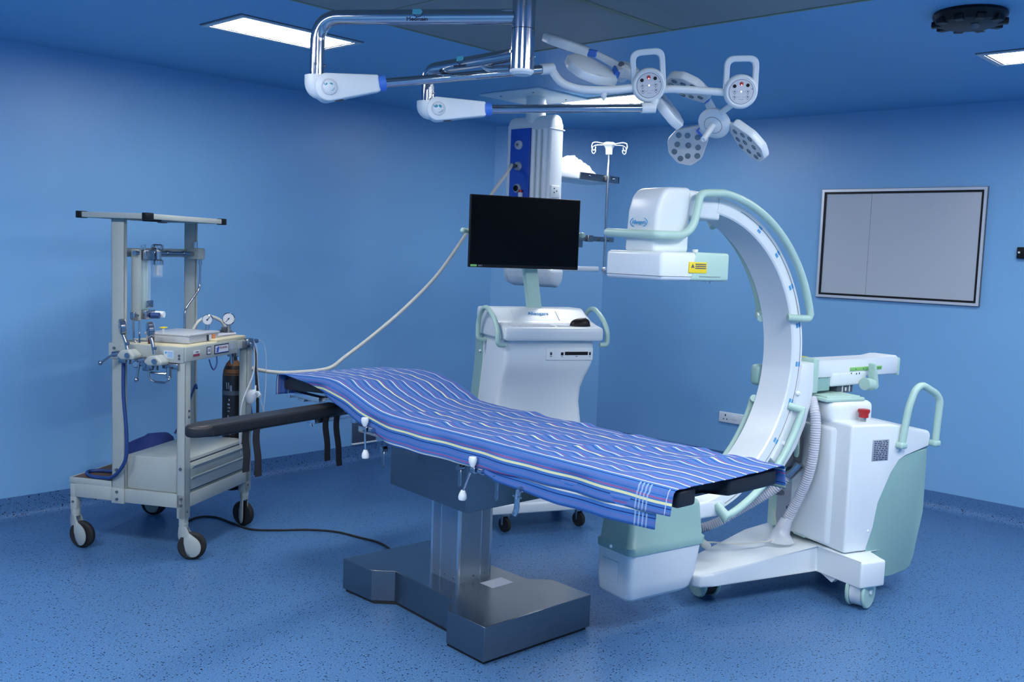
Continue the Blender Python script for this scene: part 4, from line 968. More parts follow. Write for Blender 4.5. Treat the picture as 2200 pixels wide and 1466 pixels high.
# control heads
def control(c, tilt, name):
    N = (CAM_T + CAM_U * tilt[1] + CAM_R * tilt[0]).normalized(); U = (CAM_U - N * CAM_U.dot(N)).normalized(); R_ = U.cross(N)
    a = tilt[2]; R2 = R_ * cos(a) + U * sin(a); U2 = U * cos(a) - R_ * sin(a)
    T = frame(c, R2, U2, N)
    b = MB(T); b.lathe([(0, -.035), (.055, -.035), (.064, -.025), (.066, .0), (.063, .018), (.056, .026), (.054, .026), (.053, .024), (0, .024)], 48); h = b.build('control_head', 'white', la, smooth=50)
    b = MB(T)
    out = rnd([(-.066, .0, 0), (-.066, .135, 0), (.066, .135, 0), (.066, .0, 0)], .040, 8); inn = rnd([(-.045, .0, 0), (-.045, .112, 0), (.045, .112, 0), (.045, .0, 0)], .022, 8)
    n = min(len(out), len(inn))
    b.loft([[(o.x, o.y, -.022), (o.x, o.y, .006), (i.x, i.y, .006), (i.x, i.y, -.022)] for o, i in zip(out, inn)]); b.build('carry_handle', 'white', h, smooth=40, bev=.004)
    b = MB(T); b.lathe([(0, .022), (.046, .022), (.046, .0252), (0, .0252)], 48); b.build('keypad', 'paper', h)
    b = MB(T); b.tube([(.0465 * cos(radians(g)), .0465 * sin(radians(g)), .0250) for g in range(0, 361, 8)], .0009, 6); b.build('keypad_ring', 'dgrey', h)
    def dot(x, y, r, mat, nm, hgt=.0275):
        b = MB(T); b.lathe([(0, .024), (r, .024), (r, hgt - .0008), (r * .85, hgt), (0, hgt)], 20, Matrix.Translation((x, y, 0))); return b.build(nm, mat, h)
    dot(-.026, .021, .0068, 'blackp', 'button'); dot(.024, .024, .0068, 'blackp', 'button'); dot(.0, .030, .0070, 'red', 'button')
    dot(.0, .0255, .0022, 'ledr', 'lit_led', .0285); dot(.0, .0, .0024, 'ledw', 'lit_led', .0265)
    b = MB(T)
    for x in (-.025, .025):
        for y in (-.001, -.021):
            b.tube([(x + .0065 * cos(radians(g)), y + .0065 * sin(radians(g)), .0252) for g in range(0, 361, 30)], .0004, 4)
            b.lathe([(0, .025), (.0025, .025), (.0025, .0258), (0, .0258)], 10, Matrix.Translation((x, y + .001, 0)))
            b.box((x - .002, y - .0090, .025), (x + .002, y - .0078, .0258))
    for x in (-.013, -.007, .007, .013):
        for y in (.0, -.020): b.lathe([(0, .025), (.0011, .025), (.0011, .0258), (0, .0258)], 8, Matrix.Translation((x, y, 0)))
    for x in (-.006, 0, .006): b.lathe([(0, .025), (.0013, .025), (.0013, .0258), (0, .0258)], 8, Matrix.Translation((x, -.029, 0)))
    b.lathe([(0, .025), (.002, .025), (.002, .0262), (0, .0262)], 10, Matrix.Translation((.041, .010, 0)))
    b.build('keypad_print', 'ink', h)
    return T
K1 = control(P1c, (-.10, -.28, .06), 'a'); K2 = control(P2c, (-.12, -.28, -.02), 'b')
# petals with lenses
def petal(c, rad, face, L=.175, Wd=.165, lens=True, joint=None, hub=None):
    rad = rad.normalized(); face = (face - rad * face.dot(rad)).normalized(); sd = face.cross(rad)
    T = frame(c, rad, sd, face)
    poly = [(-L * .50, -Wd * .22), (-L * .50, Wd * .22), (-L * .05, Wd * .50), (L * .30, Wd * .46), (L * .50, Wd * .18), (L * .50, -Wd * .18), (L * .30, -Wd * .46), (-L * .05, -Wd * .50)]
    P = rnd([(*q, 0) for q in poly + [poly[0]]], .012, 3)[:-1]
    P = [(q.x, q.y) for q in P]
    t_ = MB(); t_.loft([[(x * .93, y * .93, -.026) for x, y in P], [(x, y, -.019) for x, y in P], [(x, y, .004) for x, y in P], [(x * .975, y * .975, .008) for x, y in P]])
    b = MB(T); b.add(t_.bm); pt = b.build('petal', 'white', la, smooth=50)
    b = MB(T); b.prism([(x * .95, y * .95) for x, y in P], .0078, .0088); b.build('petal_face', 'paper', pt)
    pos = [(-.058, 0), (-.030, -.034), (-.030, .034), (-.002, -.060), (-.004, .0), (-.002, .060), (.030, -.034), (.030, .034), (.062, -.018), (.062, .022)]
    for x, y in pos:
        x *= L / .175; y *= Wd / .165
        b = MB(T); b.lathe([(0, .0085), (.0125, .0085), (.0125, .0105), (.0105, .0110), (.0, .0100)], 18, Matrix.Translation((x, y, 0))); o = b.build('lens', 'lens', pt)
    if joint is not None:
        j = V(joint); a = c - rad * (L * .47); d = (a - j)
        b = MB(frame(a - d.normalized() * .02 + face * -.008, d.normalized(), sd, d.normalized().cross(sd))); b.rbox((-.022, -.026, -.014), (.026, .026, .014), .007); b.build('blue_joint', 'blue', la, label='bright blue petal joint')
        if hub is not None:
            b = MB(); e = a - d.normalized() * .035 + face * -.008; b.loft([[e + sd * sx * .020 + face * sz * .013 for sx, sz in ((-1, -1), (1, -1), (1, 1), (-1, 1))], [hub + sd * sx * .022 + face * sz * .016 for sx, sz in ((-1, -1), (1, -1), (1, 1), (-1, 1))]]); b.build('petal_bracket', 'white', la, smooth=40, bev=.005)
    return T
# head facing away, on the upper spring arm
H1 = V((3.169, 2.367, 2.276)) + cd(0, 0, .05)
petal(V((3.009, 2.554, 2.378)), cd(-.92, .36, -.10), cd(-.36, -.90, -.36), L=.195, joint=H1 + cd(-.05, .045, 0), hub=H1)
petal(V((2.970, 2.392, 2.256)), cd(-.88, .20, .36), cd(.08, -.72, -.68), L=.21, Wd=.165, joint=H1 + cd(-.02, .05, .03), hub=H1)
petal(V((3.300, 2.262, 2.146)), cd(.62, -.72, -.15), cd(-.72, -.55, -.42), L=.19, joint=H1 + cd(.03, -.03, .0), hub=H1)
b = MB(); b.disc(H1, cd(-.35, -.76, -.55), .045, .022, 32, .008); b.cyl(H1 + cd(-.02, -.01, .03), H1 + cd(-.02, -.01, -.03), .028, 24); b.build('lamp_hub', 'white', la)
b = MB(); b.disc(H1 + cd(-.028, .015, .032), CAM_T, .012, .004, 16); b.build('hub_bolt', 'dgrey', la)
b = MB(); b.cyl(H1, P1c + cd(0, 0, -.03), .018, 16); b.build('hub_stub', 'white', la)
# head facing the table, on the lower spring arm
H2 = V((3.49, 2.145, 2.108)); n_ = cd(-.47, -.65, .60).normalized()
b = MB(); T = axis_frame(H2, n_); b.lathe([(0, -.045), (.040, -.045), (.052, -.025), (.066, -.008), (.068, .004), (.060, .012), (.050, .013), (.040, .016), (.028, .020), (0, .020)], 44, T); b.build('lamp_hub', 'white', la, smooth=50)
b = MB(); b.T = T; b.tube([(.037 * cos(radians(g)), .037 * sin(radians(g)), .0165) for g in range(0, 361, 10)], .0012, 6); b.build('hub_ring', 'dgrey', la)
b = MB(); b.T = T; b.cyl((0, 0, .015), (0, 0, .125), .0125, 20); b.lathe([(0, .12), (.0125, .12), (.0120, .130), (.008, .132), (0, .127)], 20); b.build('sterile_handle', 'white2', la)
J2 = lambda r, u, t: H2 + cd(r, u, t)
petal(V((3.559, 2.312, 2.034)), cd(-.65, -.52, -.50), cd(-.25, -.45, .86), L=.168, Wd=.165, joint=J2(-.045, -.035, -.045), hub=J2(-.02, -.015, -.04))
petal(V((3.552, 2.024, 2.033)), cd(.68, -.73, .0), cd(-.72, -.67, .06), L=.195, Wd=.165, joint=J2(.065, -.015, -.01), hub=J2(.03, -.0, -.02))
petal(V((3.353, 2.192, 2.232)), cd(-.86, .42, .12), cd(-.42, -.90, .09), L=.185, Wd=.165, joint=J2(-.035, .070, .02), hub=J2(-.0, .04, -.01))
b = MB(); b.cyl(H2 + cd(.01, .03, -.0), P2c + cd(-.02, -.04, -.02), .012, 16); b.sph(H2 + cd(.015, .035, .0), .020); b.build('hub_stub', 'white', la)

# ------------------------------------------------------------------ anaesthesia trolley
GO = V((2.293, 4.249, 0)); GA = V((-.489, .872, 0)); GB = V((.872, .489, 0)); GT = frame(GO, GA, GB, (0, 0, 1))
gp = lambda a, b_, z: GT @ V((a, b_, z))
tr = thing('anaesthesia_trolley', gp(.3, .3, 0), 'old cream anaesthesia trolley on four wheels, with gauges and drawer, at the left wall', 'anaesthesia trolley')
def gbox(name, mat, boxes, r=.003, parent=tr, label=None):
    b = MB(GT)
    for lo, hi in boxes: b.rbox(lo, hi, r, 2)
    return b.build(name, mat, parent, label=label)
gbox('base_frame', 'cream', [((0, 0, .252), (.028, .622, .320)), ((.617, 0, .252), (.645, .622, .322)), ((.028, 0, .252), (.333, .026, .320)), ((.405, .0, .255), (.617, .026, .325)), ((.333, -.006, .246), (.405, .026, .322)), ((.028, .596, .252), (.617, .622, .320)), ((.02, .02, .30), (.63, .60, .318))])
gbox('deck', 'rust', [((.41, .004, .336), (.640, .616, .352))], .002, label='stained dark brown deck')
gbox('deck_edge', 'cream', [((.408, .0, .324), (.646, .008, .354)), ((.638, .0, .324), (.648, .62, .354)), ((.408, .612, .324), (.646, .62, .354))], .002)
cab = gbox('cabinet', 'cream', [((.012, .022, .320), (.335, .598, .490))], .004)
dr = gbox('drawer', 'cream', [((.002, .050, .335), (.014, .585, .470))], .003, cab)
b = MB(GT); b.prism([(.004, .452), (-.014, .462), (-.016, .456), (.0, .436)], .055, .580, 'y'); b.prism([(.004, .398), (-.008, .404), (-.010, .398), (.0, .384)], .055, .580, 'y'); b.build('drawer_pull', 'cream', dr)
gbox('drawer_gap', 'ink', [((.006, .045, .330), (.0115, .590, .4755))], .001, cab)
def post(a0, a1, b0, b1, z0, z1):
    # folded angle profile, open on the inner side
    return gbox('post', 'cream', [((a0, b0, z0), (a1, b0 + .006, z1)), ((a1 - .006, b0, z0), (a1, b1, z1)), ((a0, b0, z0), (a0 + .006, b1, z1))], .002)
post(.333, .405, .0, .022, .322, 1.648); post(.335, .405, .622, .642, .322, 1.648)
post(.0, .046, .0, .046, .20, .975); post(.0, .046, .585, .640, .20, 1.0)
gbox('leg', 'cream', [((.0, .0, .185), (.034, .034, .255))]); gbox('leg', 'cream', [((.610, .0, .185), (.645, .034, .255))])
gbox('leg', 'cream', [((.0, .588, .185), (.034, .622, .255))]); gbox('leg', 'cream', [((.610, .588, .185), (.645, .622, .255))])
b = MB(GT)
for a, z in ((.020, .268), (.020, .300), (.024, .448), (.372, .268), (.372, .305), (.375, .415), (.385, 1.018), (.030, 1.000), (.030, .985)): b.disc((a, -.002 if a < .3 else -.007, z), (0, 1, 0), .007, .005, 10)
for b_, z in ((.016, .235), (.030, .73), (.030, .70), (.605, .235)): b.disc((-.001, b_, z), (1, 0, 0), .006, .004, 10)
b.disc((.628, -.001, .23), (0, 1, 0), .006, .004, 10)
b.build('bolts', 'dgrey', tr)
# wheels
def caster(sa, sb, da, db, ax, gate=1):
    s = gp(sa, sb, 0); c = gp(da, db, .068); ax = V(ax).normalized(); f_ = (c - s); f_.z = 0; f_ = f_.normalized() if f_.length > .001 else ax.cross(V((0, 0, 1)))
    b = MB(); b.disc(c, ax, .068, .016, 36, .008); r = b.build('caster', 'rubber', tr)
    b = MB(); b.cyl(s + V((0, 0, .155)), s + V((0, 0, .19)), .022, 16); b.cyl(s + V((0, 0, .172)), s + V((0, 0, .178)), .0235, 16); b.build('swivel_stem', 'cream', r)
    side = ax
    for sg in (-1, 1):
        b = MB(frame(V((c.x, c.y, 0)) + side * sg * .0165, f_, (0, 0, 1), side * sg)); o = (s - c).dot(f_)
        rr = .051
        if o < -.02: pts = [(o - .024, .162), (o + .022, .162), (o + .030, .135)] + [(rr * cos(radians(g)), .066 + rr * sin(radians(g))) for g in range(62, -190, -21)] + [(o - .028, .110)]
        else: pts = [(-.022, .162), (.022, .162)] + [(rr * cos(radians(g)), .066 + rr * sin(radians(g))) for g in range(55, -236, -24)]
        P = rnd([(*q, 0) for q in pts + [pts[0]]], .012, 2)[:-1]
        b.loft([[(q.x, q.y, 0) for q in P], [(q.x * .97, q.y * .99 + .0007, .006) for q in P], [(q.x * .6, (q.y - .07) * .6 + .07, .014) for q in P]]); b.build('fork_cover', 'cream', r, smooth=60)
caster(.628, .020, .575, .00, (-.9, -.52, 0)); caster(.018, .018, -.028, .020, (-.60, -.80, 0)); caster(.625, .605, .60, .64, (-.55, -.83, 0)); caster(.018, .605, .035, .625, (-.95, -.3, 0))
# upper work table
gbox('upper_table', 'cream', [((-.006, -.006, .972), (.006, .475, 1.042)), ((.006, -.006, .965), (.418, .006, 1.042)), ((.0, .46, .975), (.40, .475, 1.042)), ((.40, -.0, .972), (.414, .475, 1.042)), ((.0, .475, .99), (.30, .57, 1.036))])
gbox('work_surface', 'creamtop', [((.004, .004, 1.034), (.41, .56, 1.046)), ((.0, .28, 1.04), (.06, .57, 1.058))], .004, label='yellowed work surface')
def onright(b0, b1, z0, z1, mat, name, parent=tr, d=.0015):
    b = MB(GT); b.box((-.0065 - d, b0, z0), (-.0055, b1, z1)); return b.build(name, mat, parent)
RT = lambda b_, z, d=.009: frame(gp(-d, b_, z), GB, (0, 0, 1), -GA)
l1 = onright(.055, .112, .992, 1.022, 'paper', 'maker_sticker'); onright(.055, .110, .992, 1.004, 'maroon', 'sticker_band', l1, .002)
b = MB(); b.text('CARE', .011, RT(.086, 1.0125), .0003); b.build('sticker_print', 'ink', l1)
l2 = onright(.176, .213, .990, 1.030, 'ink', 'standards_mark'); onright(.180, .209, .994, 1.026, 'paper', 'mark_field', l2, .002)
b = MB(); b.text('ISI', .019, RT(.1945, 1.010), .0003); b.build('mark_print', 'ink', l2)
l3 = onright(.246, .384, .985, 1.033, 'ink', 'name_plate'); onright(.252, .378, .991, 1.027, 'paper', 'plate_field', l3, .002)
b = MB(); b.text('MEDILINE', .0165, RT(.330, 1.014), .0003); b.build('plate_lettering', 'maroon', l3, label='maroon lettering')
b = MB(RT(.275, 1.008)); b.prism([(-.014, -.014), (.004, -.014), (.016, .014), (-.002, .014)], -.001, .0005); b.prism([(-.018, .004), (-.006, .004), (-.004, .008), (-.016, .008)], -.001, .0006); b.box((-.0, -.018, -.001), (.10, -.0155, .0004)); b.build('plate_logo', 'dblue', l3)
l4 = onright(.398, .428, .998, 1.026, 'greylab', 'small_plate')
b = MB(GT); b.box((.060, -.0078, .985), (.112, -.0055, 1.024)); l5 = b.build('maker_sticker', 'paper', tr)
b = MB(GT); b.disc((.100, -.0085, 1.012), (0, 1, 0), .005, .0008, 10)
for k in range(4): b.box((.064, -.0085, 1.012 - .007 * k), (.092, -.0077, 1.015 - .007 * k))
b.build('sticker_print', 'inkb', l5)
# top shelf
gbox('top_shelf', 'cream', [((.175, -.045, 1.646), (.565, .0, 1.672)), ((.175, .615, 1.646), (.565, .66, 1.672)), ((.175, -.0, 1.646), (.215, .62, 1.672)), ((.525, .0, 1.646), (.565, .62, 1.672)), ((.20, -.02, 1.655), (.54, .64, 1.668))])
for a in (.172, .568):
    for b_ in (-.048, .663):
        sa = 1 if a < .3 else -1; sb = 1 if b_ < .3 else -1
        gbox('corner_cap', 'blackp', [((min(a, a + sa * .034), min(b_, b_ + sb * .050), 1.642), (max(a, a + sa * .034), max(b_, b_ + sb * .050), 1.676))], .004)
b = MB(GT); b.rbox((.19, .02, 1.636), (.25, .09, 1.648), .003); b.build('underside_pad', 'blackp', tr)
# crossbar, gas pipe, flow meter
gbox('crossbar', 'cream', [((.372, .05, 1.462), (.384, .60, 1.505))])
b = MB(GT); b.cyl((.325, .10, 1.482), (.325, .60, 1.480), .0125, 16); b.cyl((.325, .33, 1.482), (.325, .36, 1.482), .0145, 16); b.cyl((.325, .48, 1.482), (.325, .50, 1.482), .0145, 16); b.build('gas_pipe', 'dchrome', tr)
gbox('pipe_block', 'cream', [((.29, .575, 1.452), (.352, .645, 1.512))], .006)
b = MB(GT); b.cyl((.325, .605, 1.512), (.325, .605, 1.545), .009); b.build('block_valve', 'chrome', tr)
b = MB(GT); b.cyl((.30, .61, 1.452), (.30, .61, 1.425), .009); b.tube(rnd([(.30, .61, 1.44), (.30, .608, 1.295), (.30, .465, 1.186), (.30, .463, 1.045)], .03), .0058, 10); b.build('riser_pipe', 'dchrome', tr)
fm = gbox('flow_meter', 'cream', [((.292, .055, 1.150), (.335, .078, 1.500)), ((.312, .078, 1.155), (.335, .155, 1.495))], .003)
b = MB(GT)
for b_ in (.095, .118, .140): b.cyl((.296, b_, 1.21), (.296, b_, 1.455), .010, 14)
b.build('flow_tube', 'jar', fm)
b = MB(GT); b.rbox((.306, .082, 1.20), (.311, .152, 1.45), .002); b.build('flow_scale', 'mintd', fm)
gbox('flow_meter_head', 'dchrome', [((.275, .084, 1.448), (.330, .160, 1.498))], .005, fm); gbox('flow_meter_foot', 'dchrome', [((.268, .078, 1.158), (.33, .160, 1.202)), ((.272, .09, 1.215), (.276, .145, 1.250))], .004, fm)
b = MB(GT); b.cyl((.268, .120, 1.176), (.228, .130, 1.176), .015, 16); b.build('control_knob', 'bluehose', fm, label='dark blue control knob')
b = MB(GT); b.cyl((.268, .158, 1.180), (.225, .165, 1.180), .016, 16); b.build('control_knob', 'white2', fm, label='white control knob')
b = MB(GT); b.cyl((.29, .07, 1.50), (.29, .07, 1.522), .005, 8); b.cyl((.29, .10, 1.50), (.29, .10, 1.525), .005, 8); b.cyl((.30, .03, 1.482), (.30, .058, 1.482), .012, 12); b.build('meter_fitting', 'chrome', fm)
b = MB(GT); b.rbox((.29, .015, 1.160), (.315, .035, 1.195), .004); b.cyl((.30, .03, 1.178), (.30, .06, 1.178), .008, 10); b.tube(rnd([(.30, .024, 1.165), (.30, .026, 1.06), (.28, .02, 1.04)], .02), .0045, 8); b.tube(rnd([(.29, .055, 1.155), (.29, .056, 1.09), (.27, .03, 1.045)], .02), .0045, 8); b.build('meter_pipe', 'dchrome', fm)
# humidifier
b = MB(GT); b.lathe([(0, 1.425), (.030, 1.425), (.031, 1.445), (.021, 1.452), (.020, 1.49), (.026, 1.495), (.031, 1.512), (.030, 1.522), (.02, 1.528), (0, 1.528)], 24, Matrix.Translation((.31, .232, 0))); hu = b.build('humidifier', 'chrome', tr)
b = MB(GT); b.lathe([(0, 1.362), (.024, 1.362), (.028, 1.368), (.029, 1.425), (.0265, 1.425), (.0255, 1.372), (0, 1.368)], 24, Matrix.Translation((.31, .232, 0))); b.build('glass_jar', 'jar', hu, label='clear glass jar')
b = MB(GT); b.cyl((.31, .232, 1.372), (.31, .232, 1.425), .007, 10, .010); b.build('dip_tube', 'paper', hu)
# gauges facing the table
def gauge(c, face, r, stem_to, dial_needle):
    c = gp(*c); face = V(face).normalized()
    b = MB(); b.disc(c, face, r, .015, 32, .004); b.cyl(c - V((0, 0, r * .9)), gp(*stem_to), .0095, 12); b.cyl(gp(*stem_to) + V((0, 0, .01)), gp(*stem_to) + V((0, 0, .03)), .013, 6); g = b.build('pressure_gauge', 'chrome', tr)
    T = axis_frame(c + face * .0135, face)
    b = MB(T); b.disc((0, 0, .001), (0, 0, 1), r * .86, .0014, 32); b.build('dial', 'paper', g)
    b = MB(T); b.T = T @ Matrix.Rotation(radians(dial_needle), 4, 'Z'); b.box((-.0018, -r * .25, .0024), (.0018, r * .66, .0034)); b.disc((0, 0, .003), (0, 0, 1), .0045, .001, 12); b.T = T
    for k in range(11):
        a = radians(-135 + 27 * k); b.T = T @ Matrix.Rotation(a, 4, 'Z'); b.box((-.0006, r * .66, .0024), (.0006, r * .78, .0027))
    b.build('needle_and_scale', 'ink', g)
    return g
gauge((.10, .357, 1.150), (-.55, -.83, -.0), .0275, (.10, .354, 1.06), -40)
gauge((.10, .566, 1.142), (-.55, -.83, .0), .0335, (.10, .575, 1.05), 140)
def sidegauge(c, stem):
    c = gp(*c); face = (CAM_R * .86 + CAM_T * -.50 + V((0, 0, .10))).normalized()
    b = MB(); b.disc(c, face, .039, .014, 32, .005); s = gp(*stem); b.tube([c - V((0, 0, .028)), c.lerp(s, .6) + V((0, 0, .0)), s], .0085, 12); b.cyl(s + V((0, 0, .022)), s + V((0, 0, .036)), .012, 6)
    g = b.build('pressure_gauge', 'dchrome', tr)
    b = MB(); b.disc(c + face * .0135, face, .034, .0012, 28); b.build('dial', 'paper', g)
    b = MB(); b.disc(c - face * .0142, face, .004, .0008, 10); b.build('case_screw', 'ink', g)
sidegauge((.312, -.045, 1.128), (.285, -.045, 1.020)); sidegauge((.160, -.045, 1.122), (.138, -.045, 1.005))
# cylinder yokes with tommy bars under the gauges
def yoke(a, z, bar_a, bar_z, ball):
    b = MB(GT); b.rprism([(a - .045, z - .012), (a - .040, z - .030), (a + .03, z - .034), (a + .055, z - .015), (a + .03, z + .012), (a - .01, z + .018)], -.075, -.006, 'y', .008)
    y = b.build('cylinder_yoke', 'cream', tr)
    b = MB(GT); b.cyl((a + .055, -.05, z - .006), (a + .085, -.055, z - .012), .014); b.cyl((a + .01, -.04, z - .02), (a + .01, -.04, z - .055), .014); b.disc((a - .01, -.078, z - .01), (0, 1, 0), .013, .006, 16); b.rbox((a + .01, -.07, z - .05), (a + .05, -.03, z - .02), .006); b.build('yoke_fitting', 'dchrome', y)
    b = MB(GT); b.tube([(a + .085, -.055, z - .012), ball], .0062, 10); b.sph(ball, .0115); b.build('tommy_bar', 'dchrome', y)
yoke(.272, 1.005, 0, 0, (.424, -.06, .948)); yoke(.125, .985, 0, 0, (.222, -.065, .880))
b = MB(GT); b.disc((.232, -.05, .952), (GT.inverted().to_3x3() @ CAM_T), .018, .012, 18, .004); b.cyl((.232, -.05, .952), (.15, -.045, .957), .010, 12); b.cyl((.205, -.05, .98), (.205, -.05, .955), .009); b.rbox((.15, -.07, .925), (.19, -.03, .972), .006); b.build('selector_valve', 'dchrome', tr)
b = MB(GT); b.rbox((.030, -.02, .935), (.115, .03, .962), .005); b.cyl((.070, -.03, .945), (.070, -.03, .895), .013, 12); b.tube(rnd([(.17, -.045, .92), (.165, -.045, .885), (.14, -.045, .872), (.075, -.045, .872), (.060, -.045, .89), (.068, -.03, .905)], .02), .0055, 8); b.tube(rnd([(.165, -.035, .915), (.11, -.03, .91), (.07, -.02, .915)], .02), .006, 8); b.build('regulator_pipes', 'dchrome', tr)
# instrument clamp at the outer corner
b = MB(GT); b.rbox((-.01, .535, .99), (.05, .60, 1.03), .004); b.build('side_bracket', 'dgrey', tr)
b = MB(GT); b.rbox((-.02, .56, 1.002), (.02, .625, 1.040), .008); b.cyl((.0, .60, 1.02), (.0, .69, 1.018), .012, 12); b.rbox((-.03, .575, .985), (-.01, .61, 1.02), .004); b.build('breathing_outlet', 'dchrome', tr)

# ---- things kept on the trolley
t = thing('instrument_box', gp(.17, .25, 1.046), 'shallow clear plastic box with paper stickers, on the work surface of the trolley', 'plastic box')
b = MB(GT); b.rprism([(.046, .100), (.046, .374), (.285, .374), (.285, .100)], 1.0465, 1.092, 'z', .006); b.build('box', 'frost', t)
b = MB(GT); b.rprism([(.040, .094), (.040, .380), (.29, .380), (.29, .094)], 1.083, 1.094, 'z', .004); b.build('lid_rim', 'frost', t)
for b0, b1, mt in ((.262, .268, 'ink'), (.272, .295, 'paper'), (.305, .330, 'orange')):
    b = MB(GT); b.box((.0385, b0, 1.052), (.0405 + .006, b1, 1.080)); b.build('sticker', mt, t)
t = thing('medicine_bottle', gp(.20, .03, 1.046), 'small brown medicine bottle behind the second gauge on the trolley', 'bottle')
b = MB(); b.lathe([(0, 1.0465), (.015, 1.0465), (.015, 1.085), (.009, 1.095), (.009, 1.100), (0, 1.10)], 18, Matrix.Translation(gp(.205, .028, 0))); b.build('glass_body', 'bottle', t)
b = MB(); b.lathe([(0, 1.10), (.0105, 1.10), (.0105, 1.112), (0, 1.112)], 18, Matrix.Translation(gp(.205, .028, 0))); b.build('cap', 'paper', t)
t = thing('stopcock', gp(.19, .115, 1.094), 'tiny yellow and white plastic stopcock on top of the trolley box', 'stopcock')
b = MB(); b.cyl(gp(.20, .12, 1.0945), gp(.20, .12, 1.118), .007, 10); b.build('body', 'paper', t)
b = MB(GT); b.rbox((.188, .105, 1.116), (.212, .140, 1.122), .002); b.build('tap', 'yellow', t)
b = MB(GT); b.tube(cr([(.20, .40, 1.052), (.12, .42, 1.056), (.08, .50, 1.062), (.05, .545, 1.066), (.10, .55, 1.060), (.2, .50, 1.054), (.28, .45, 1.053)], 6), .0065, 8)
tag(b.build('tubing', 'corr'), 'grey tube curled on the trolley work surface, right of the plastic box', 'tubing')
t = thing('laryngoscope', gp(.16, .53, 1.05), 'black handled instrument lying at the foot of the larger dial gauge', 'instrument')
b = MB(GT); b.cyl((.20, .43, 1.062), (.17, .535, 1.066), .011, 12); b.build('handle', 'rubber', t)
b = MB(GT); b.tube(cr([(.17, .535, 1.066), (.15, .60, 1.072), (.12, .65, 1.060)], 4), .007, 8); b.rbox((.13, .590, 1.064), (.16, .61, 1.094), .004); b.build('blade', 'dgrey', t)
b = MB(GT); b.tube(cr([(.345, .60, 1.05), (.33, .645, 1.11), (.30, .71, 1.135), (.26, .76, 1.11), (.24, .78, 1.06), (.20, .70, 1.052), (.14, .55, 1.056)], 6), .009, 10)
tag(b.build('cream_tube', 'hose'), 'pale tube arching beside the tall rear trolley post', 'tube')
# blue hose
b = MB(GT); b.tube(cr([(.325, -.022, .985), (.322, -.024, .93), (.320, -.026, .79), (.303, -.028, .61), (.306, -.026, .49), (.342, -.024, .42), (.40, -.01, .375), (.455, .005, .366), (.520, .010, .364), (.585, .050, .364), (.610, .10, .364), (.575, .13, .364), (.50, .14, .364)], 6), .0088, 12)
tag(b.build('blue_hose', 'bluehose'), 'dark blue rubber hose hanging down the front trolley post and looping on its brown deck', 'hose')
# blue cushion bag standing behind the cabinet
t = thing('blue_pad', gp(.48, .36, .353), 'navy fabric pad lying on the trolley deck behind the cream cabinet', 'pad')
b = MB(GT); rings = []
for i in range(9):
    k = i / 8; f = sqrt(max(0.02, 1 - (2 * k - 1) ** 4)) ; rings.append([(.47 + (.098 * f + .012 * noise.noise(V((i, g, 2)))) * cos(radians(g)), .365 + (.225 * f) * sin(radians(g)), .354 + .135 * k + (.05 * k) * (.1 + .5 * sin(radians(g)))) for g in range(0, 360, 15)])
b.loft(rings); b.build('pad', 'bluebag', t, smooth=80)
b = MB(GT); b.tube(cr([(.40, .53, .50), (.36, .57, .60), (.345, .60, .70), (.33, .62, .76), (.31, .60, .745)], 5), .006, 8); b.build('strap', 'bluehose', t)
# gas cylinder
cc = V((2.815, 4.690, 0))
gc = thing('gas_cylinder', cc + V((0, 0, .19)), 'black gas cylinder with rusty shoulder hanging on the right side of the trolley', 'gas cylinder')
b = MB(); b.lathe([(0, .186), (.045, .186), (.057, .20), (.058, .25), (.058, .80), (.056, .835), (.048, .868), (.034, .892), (.022, .905), (.018, .93), (0, .93)], 36, Matrix.Translation(cc)); b.build('body', 'cylrust', gc, smooth=60)
b = MB(); b.lathe([(0, .826), (.0572, .826), (.053, .852), (.0375, .889), (.0235, .9045), (0, .906)], 36, Matrix.Translation(cc)); b.build('shoulder', 'rustmetal', gc, label='rust-brown shoulder')
b = MB(); b.lathe([(0, .718), (.0588, .718), (.0588, .742), (0, .742)], 36, Matrix.Translation(cc)); b.build('grey_band', 'dgrey', gc)
b = MB(); b.rbox((cc.x - .03, cc.y - .025, .925), (cc.x + .02, cc.y + .02, .985), .005); b.cyl(cc + V((-.02, -.02, .84)), cc + V((-.02, -.02, .93)), .010); b.build('valve', 'dchrome', gc)
dirf = (-CAM_F + CAM_R * -.1); dirf.z = 0; dirf.normalize(); sx = V((-dirf.y, dirf.x, 0))
b = MB(); random.seed(8)
for z0, z1 in ((.79, .755), (.775, .74), (.70, .69), (.675, .665), (.655, .648), (.635, .63), (.61, .56), (.55, .50), (.49, .46)):
    for q in range(2):
        off = random.uniform(-.006, .008) + (.018 if z0 > .73 and q else 0) * random.choice((-1, 1)); wd = random.uniform(.002, .005)
        c = cc + dirf * .0575 + sx * off; b.T = frame((c.x, c.y, 0), sx, dirf, (0, 0, 1)); b.rprism([(-wd, z0), (wd * .6, z0 - .003), (wd, z1), (-wd * .5, z1 - .004)], -.004, .0008 - abs(off) * .1, 'y', .0005, 1)
b.build('paint_scratches', 'greylab', gc, label='pale worn scratches')
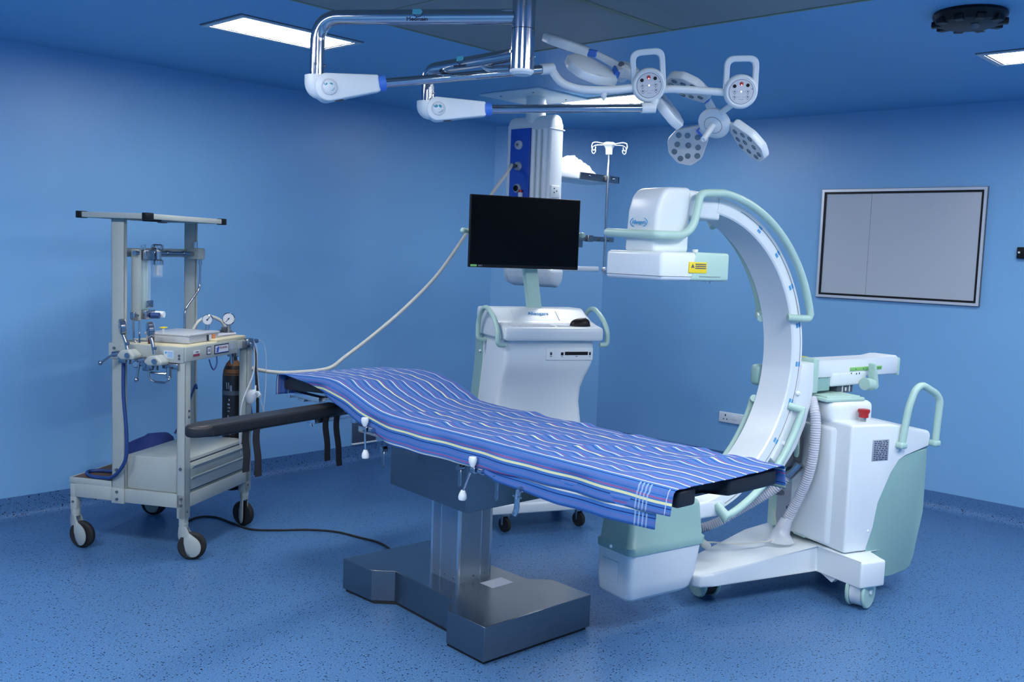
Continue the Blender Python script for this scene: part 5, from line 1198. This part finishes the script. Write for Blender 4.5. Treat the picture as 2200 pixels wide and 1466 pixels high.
# breathing circuit hanging at the outer corner of the trolley
ci = thing('breathing_tubes', gp(.0, .64, .60), 'clear and black breathing tubes hanging from the outer trolley corner behind the arm board', 'breathing tubes')
def ct_(pts, r, mat, name='tube', k=6):
    b = MB(); b.tube(cr([gp(*p) for p in pts], k), r, 8); return b.build(name, mat, ci)
ct_([(-.01, .60, 1.03), (-.03, .605, .98), (-.03, .60, .85), (-.01, .52, .70), (-.01, .50, .55), (.0, .53, .42)], .004, 'clear')
ct_([(-.01, .63, 1.03), (-.02, .655, .97), (-.02, .665, .85), (-.02, .70, .70), (-.03, .73, .60), (-.03, .70, .53), (-.02, .65, .60)], .004, 'clear')
ct_([(.0, .64, 1.01), (-.01, .66, .93), (-.01, .675, .80), (-.01, .69, .65), (-.01, .68, .48), (-.02, .665, .36), (-.02, .65, .28)], .008, 'rubber')
ct_([(.01, .625, 1.01), (.01, .63, .88), (.01, .635, .75), (.0, .645, .62), (.0, .66, .56)], .004, 'bluehose')
ct_([(.0, .69, 1.018), (.0, .74, 1.015), (.0, .78, .98), (.0, .80, .90), (.0, .795, .72), (.0, .77, .60)], .0022, 'clear')
b = MB(); b.cyl(gp(-.04, .585, .752), gp(-.04, .625, .735), .014, 14); b.cyl(gp(-.04, .625, .735), gp(-.04, .65, .722), .018, 14, .014); b.cyl(gp(-.04, .605, .75), gp(-.04, .608, .785), .005, 8); b.build('connector', 'white2', ci, label='white plastic connector')
b = MB(); b.sph(gp(-.02, .59, .725), .034, 16, (1, 1, 1.15)); b.build('breathing_bag', 'clear', ci)
b = MB(); b.tube(cr([gp(-.01, .61, .60), gp(-.01, .635, .62), gp(-.01, .63, .57), gp(-.01, .62, .53)], 4), .004, 8); b.build('clip_lead', 'rubber', ci)
b = MB(); b.tube(cr([gp(-.005, .20, .965), gp(-.01, .215, .925), gp(-.01, .24, .91), gp(-.01, .265, .94), gp(-.005, .27, .975)], 5), .0035, 8)
tag(b.build('cable_loop', 'bluehose'), 'small dark cable loop hanging below the name plate of the trolley', 'cable')
b = MB(); b.tube(cr([(2.58, 4.80, .006), (2.70, 4.86, .006), (2.775, 4.80, .006), (2.786, 4.635, .006), (2.801, 4.470, .006), (2.905, 4.360, .006), (3.024, 4.272, .006), (3.117, 4.147, .006), (3.150, 3.986, .006), (3.170, 3.82, .006), (3.10, 3.60, .006), (3.00, 3.40, .006), (2.95, 3.385, .03), (2.94, 3.375, .05)], 8), .0055, 10)
tag(b.build('power_cable', 'rubber'), 'black power cable snaking over the floor from the trolley to the operating table base', 'cable')
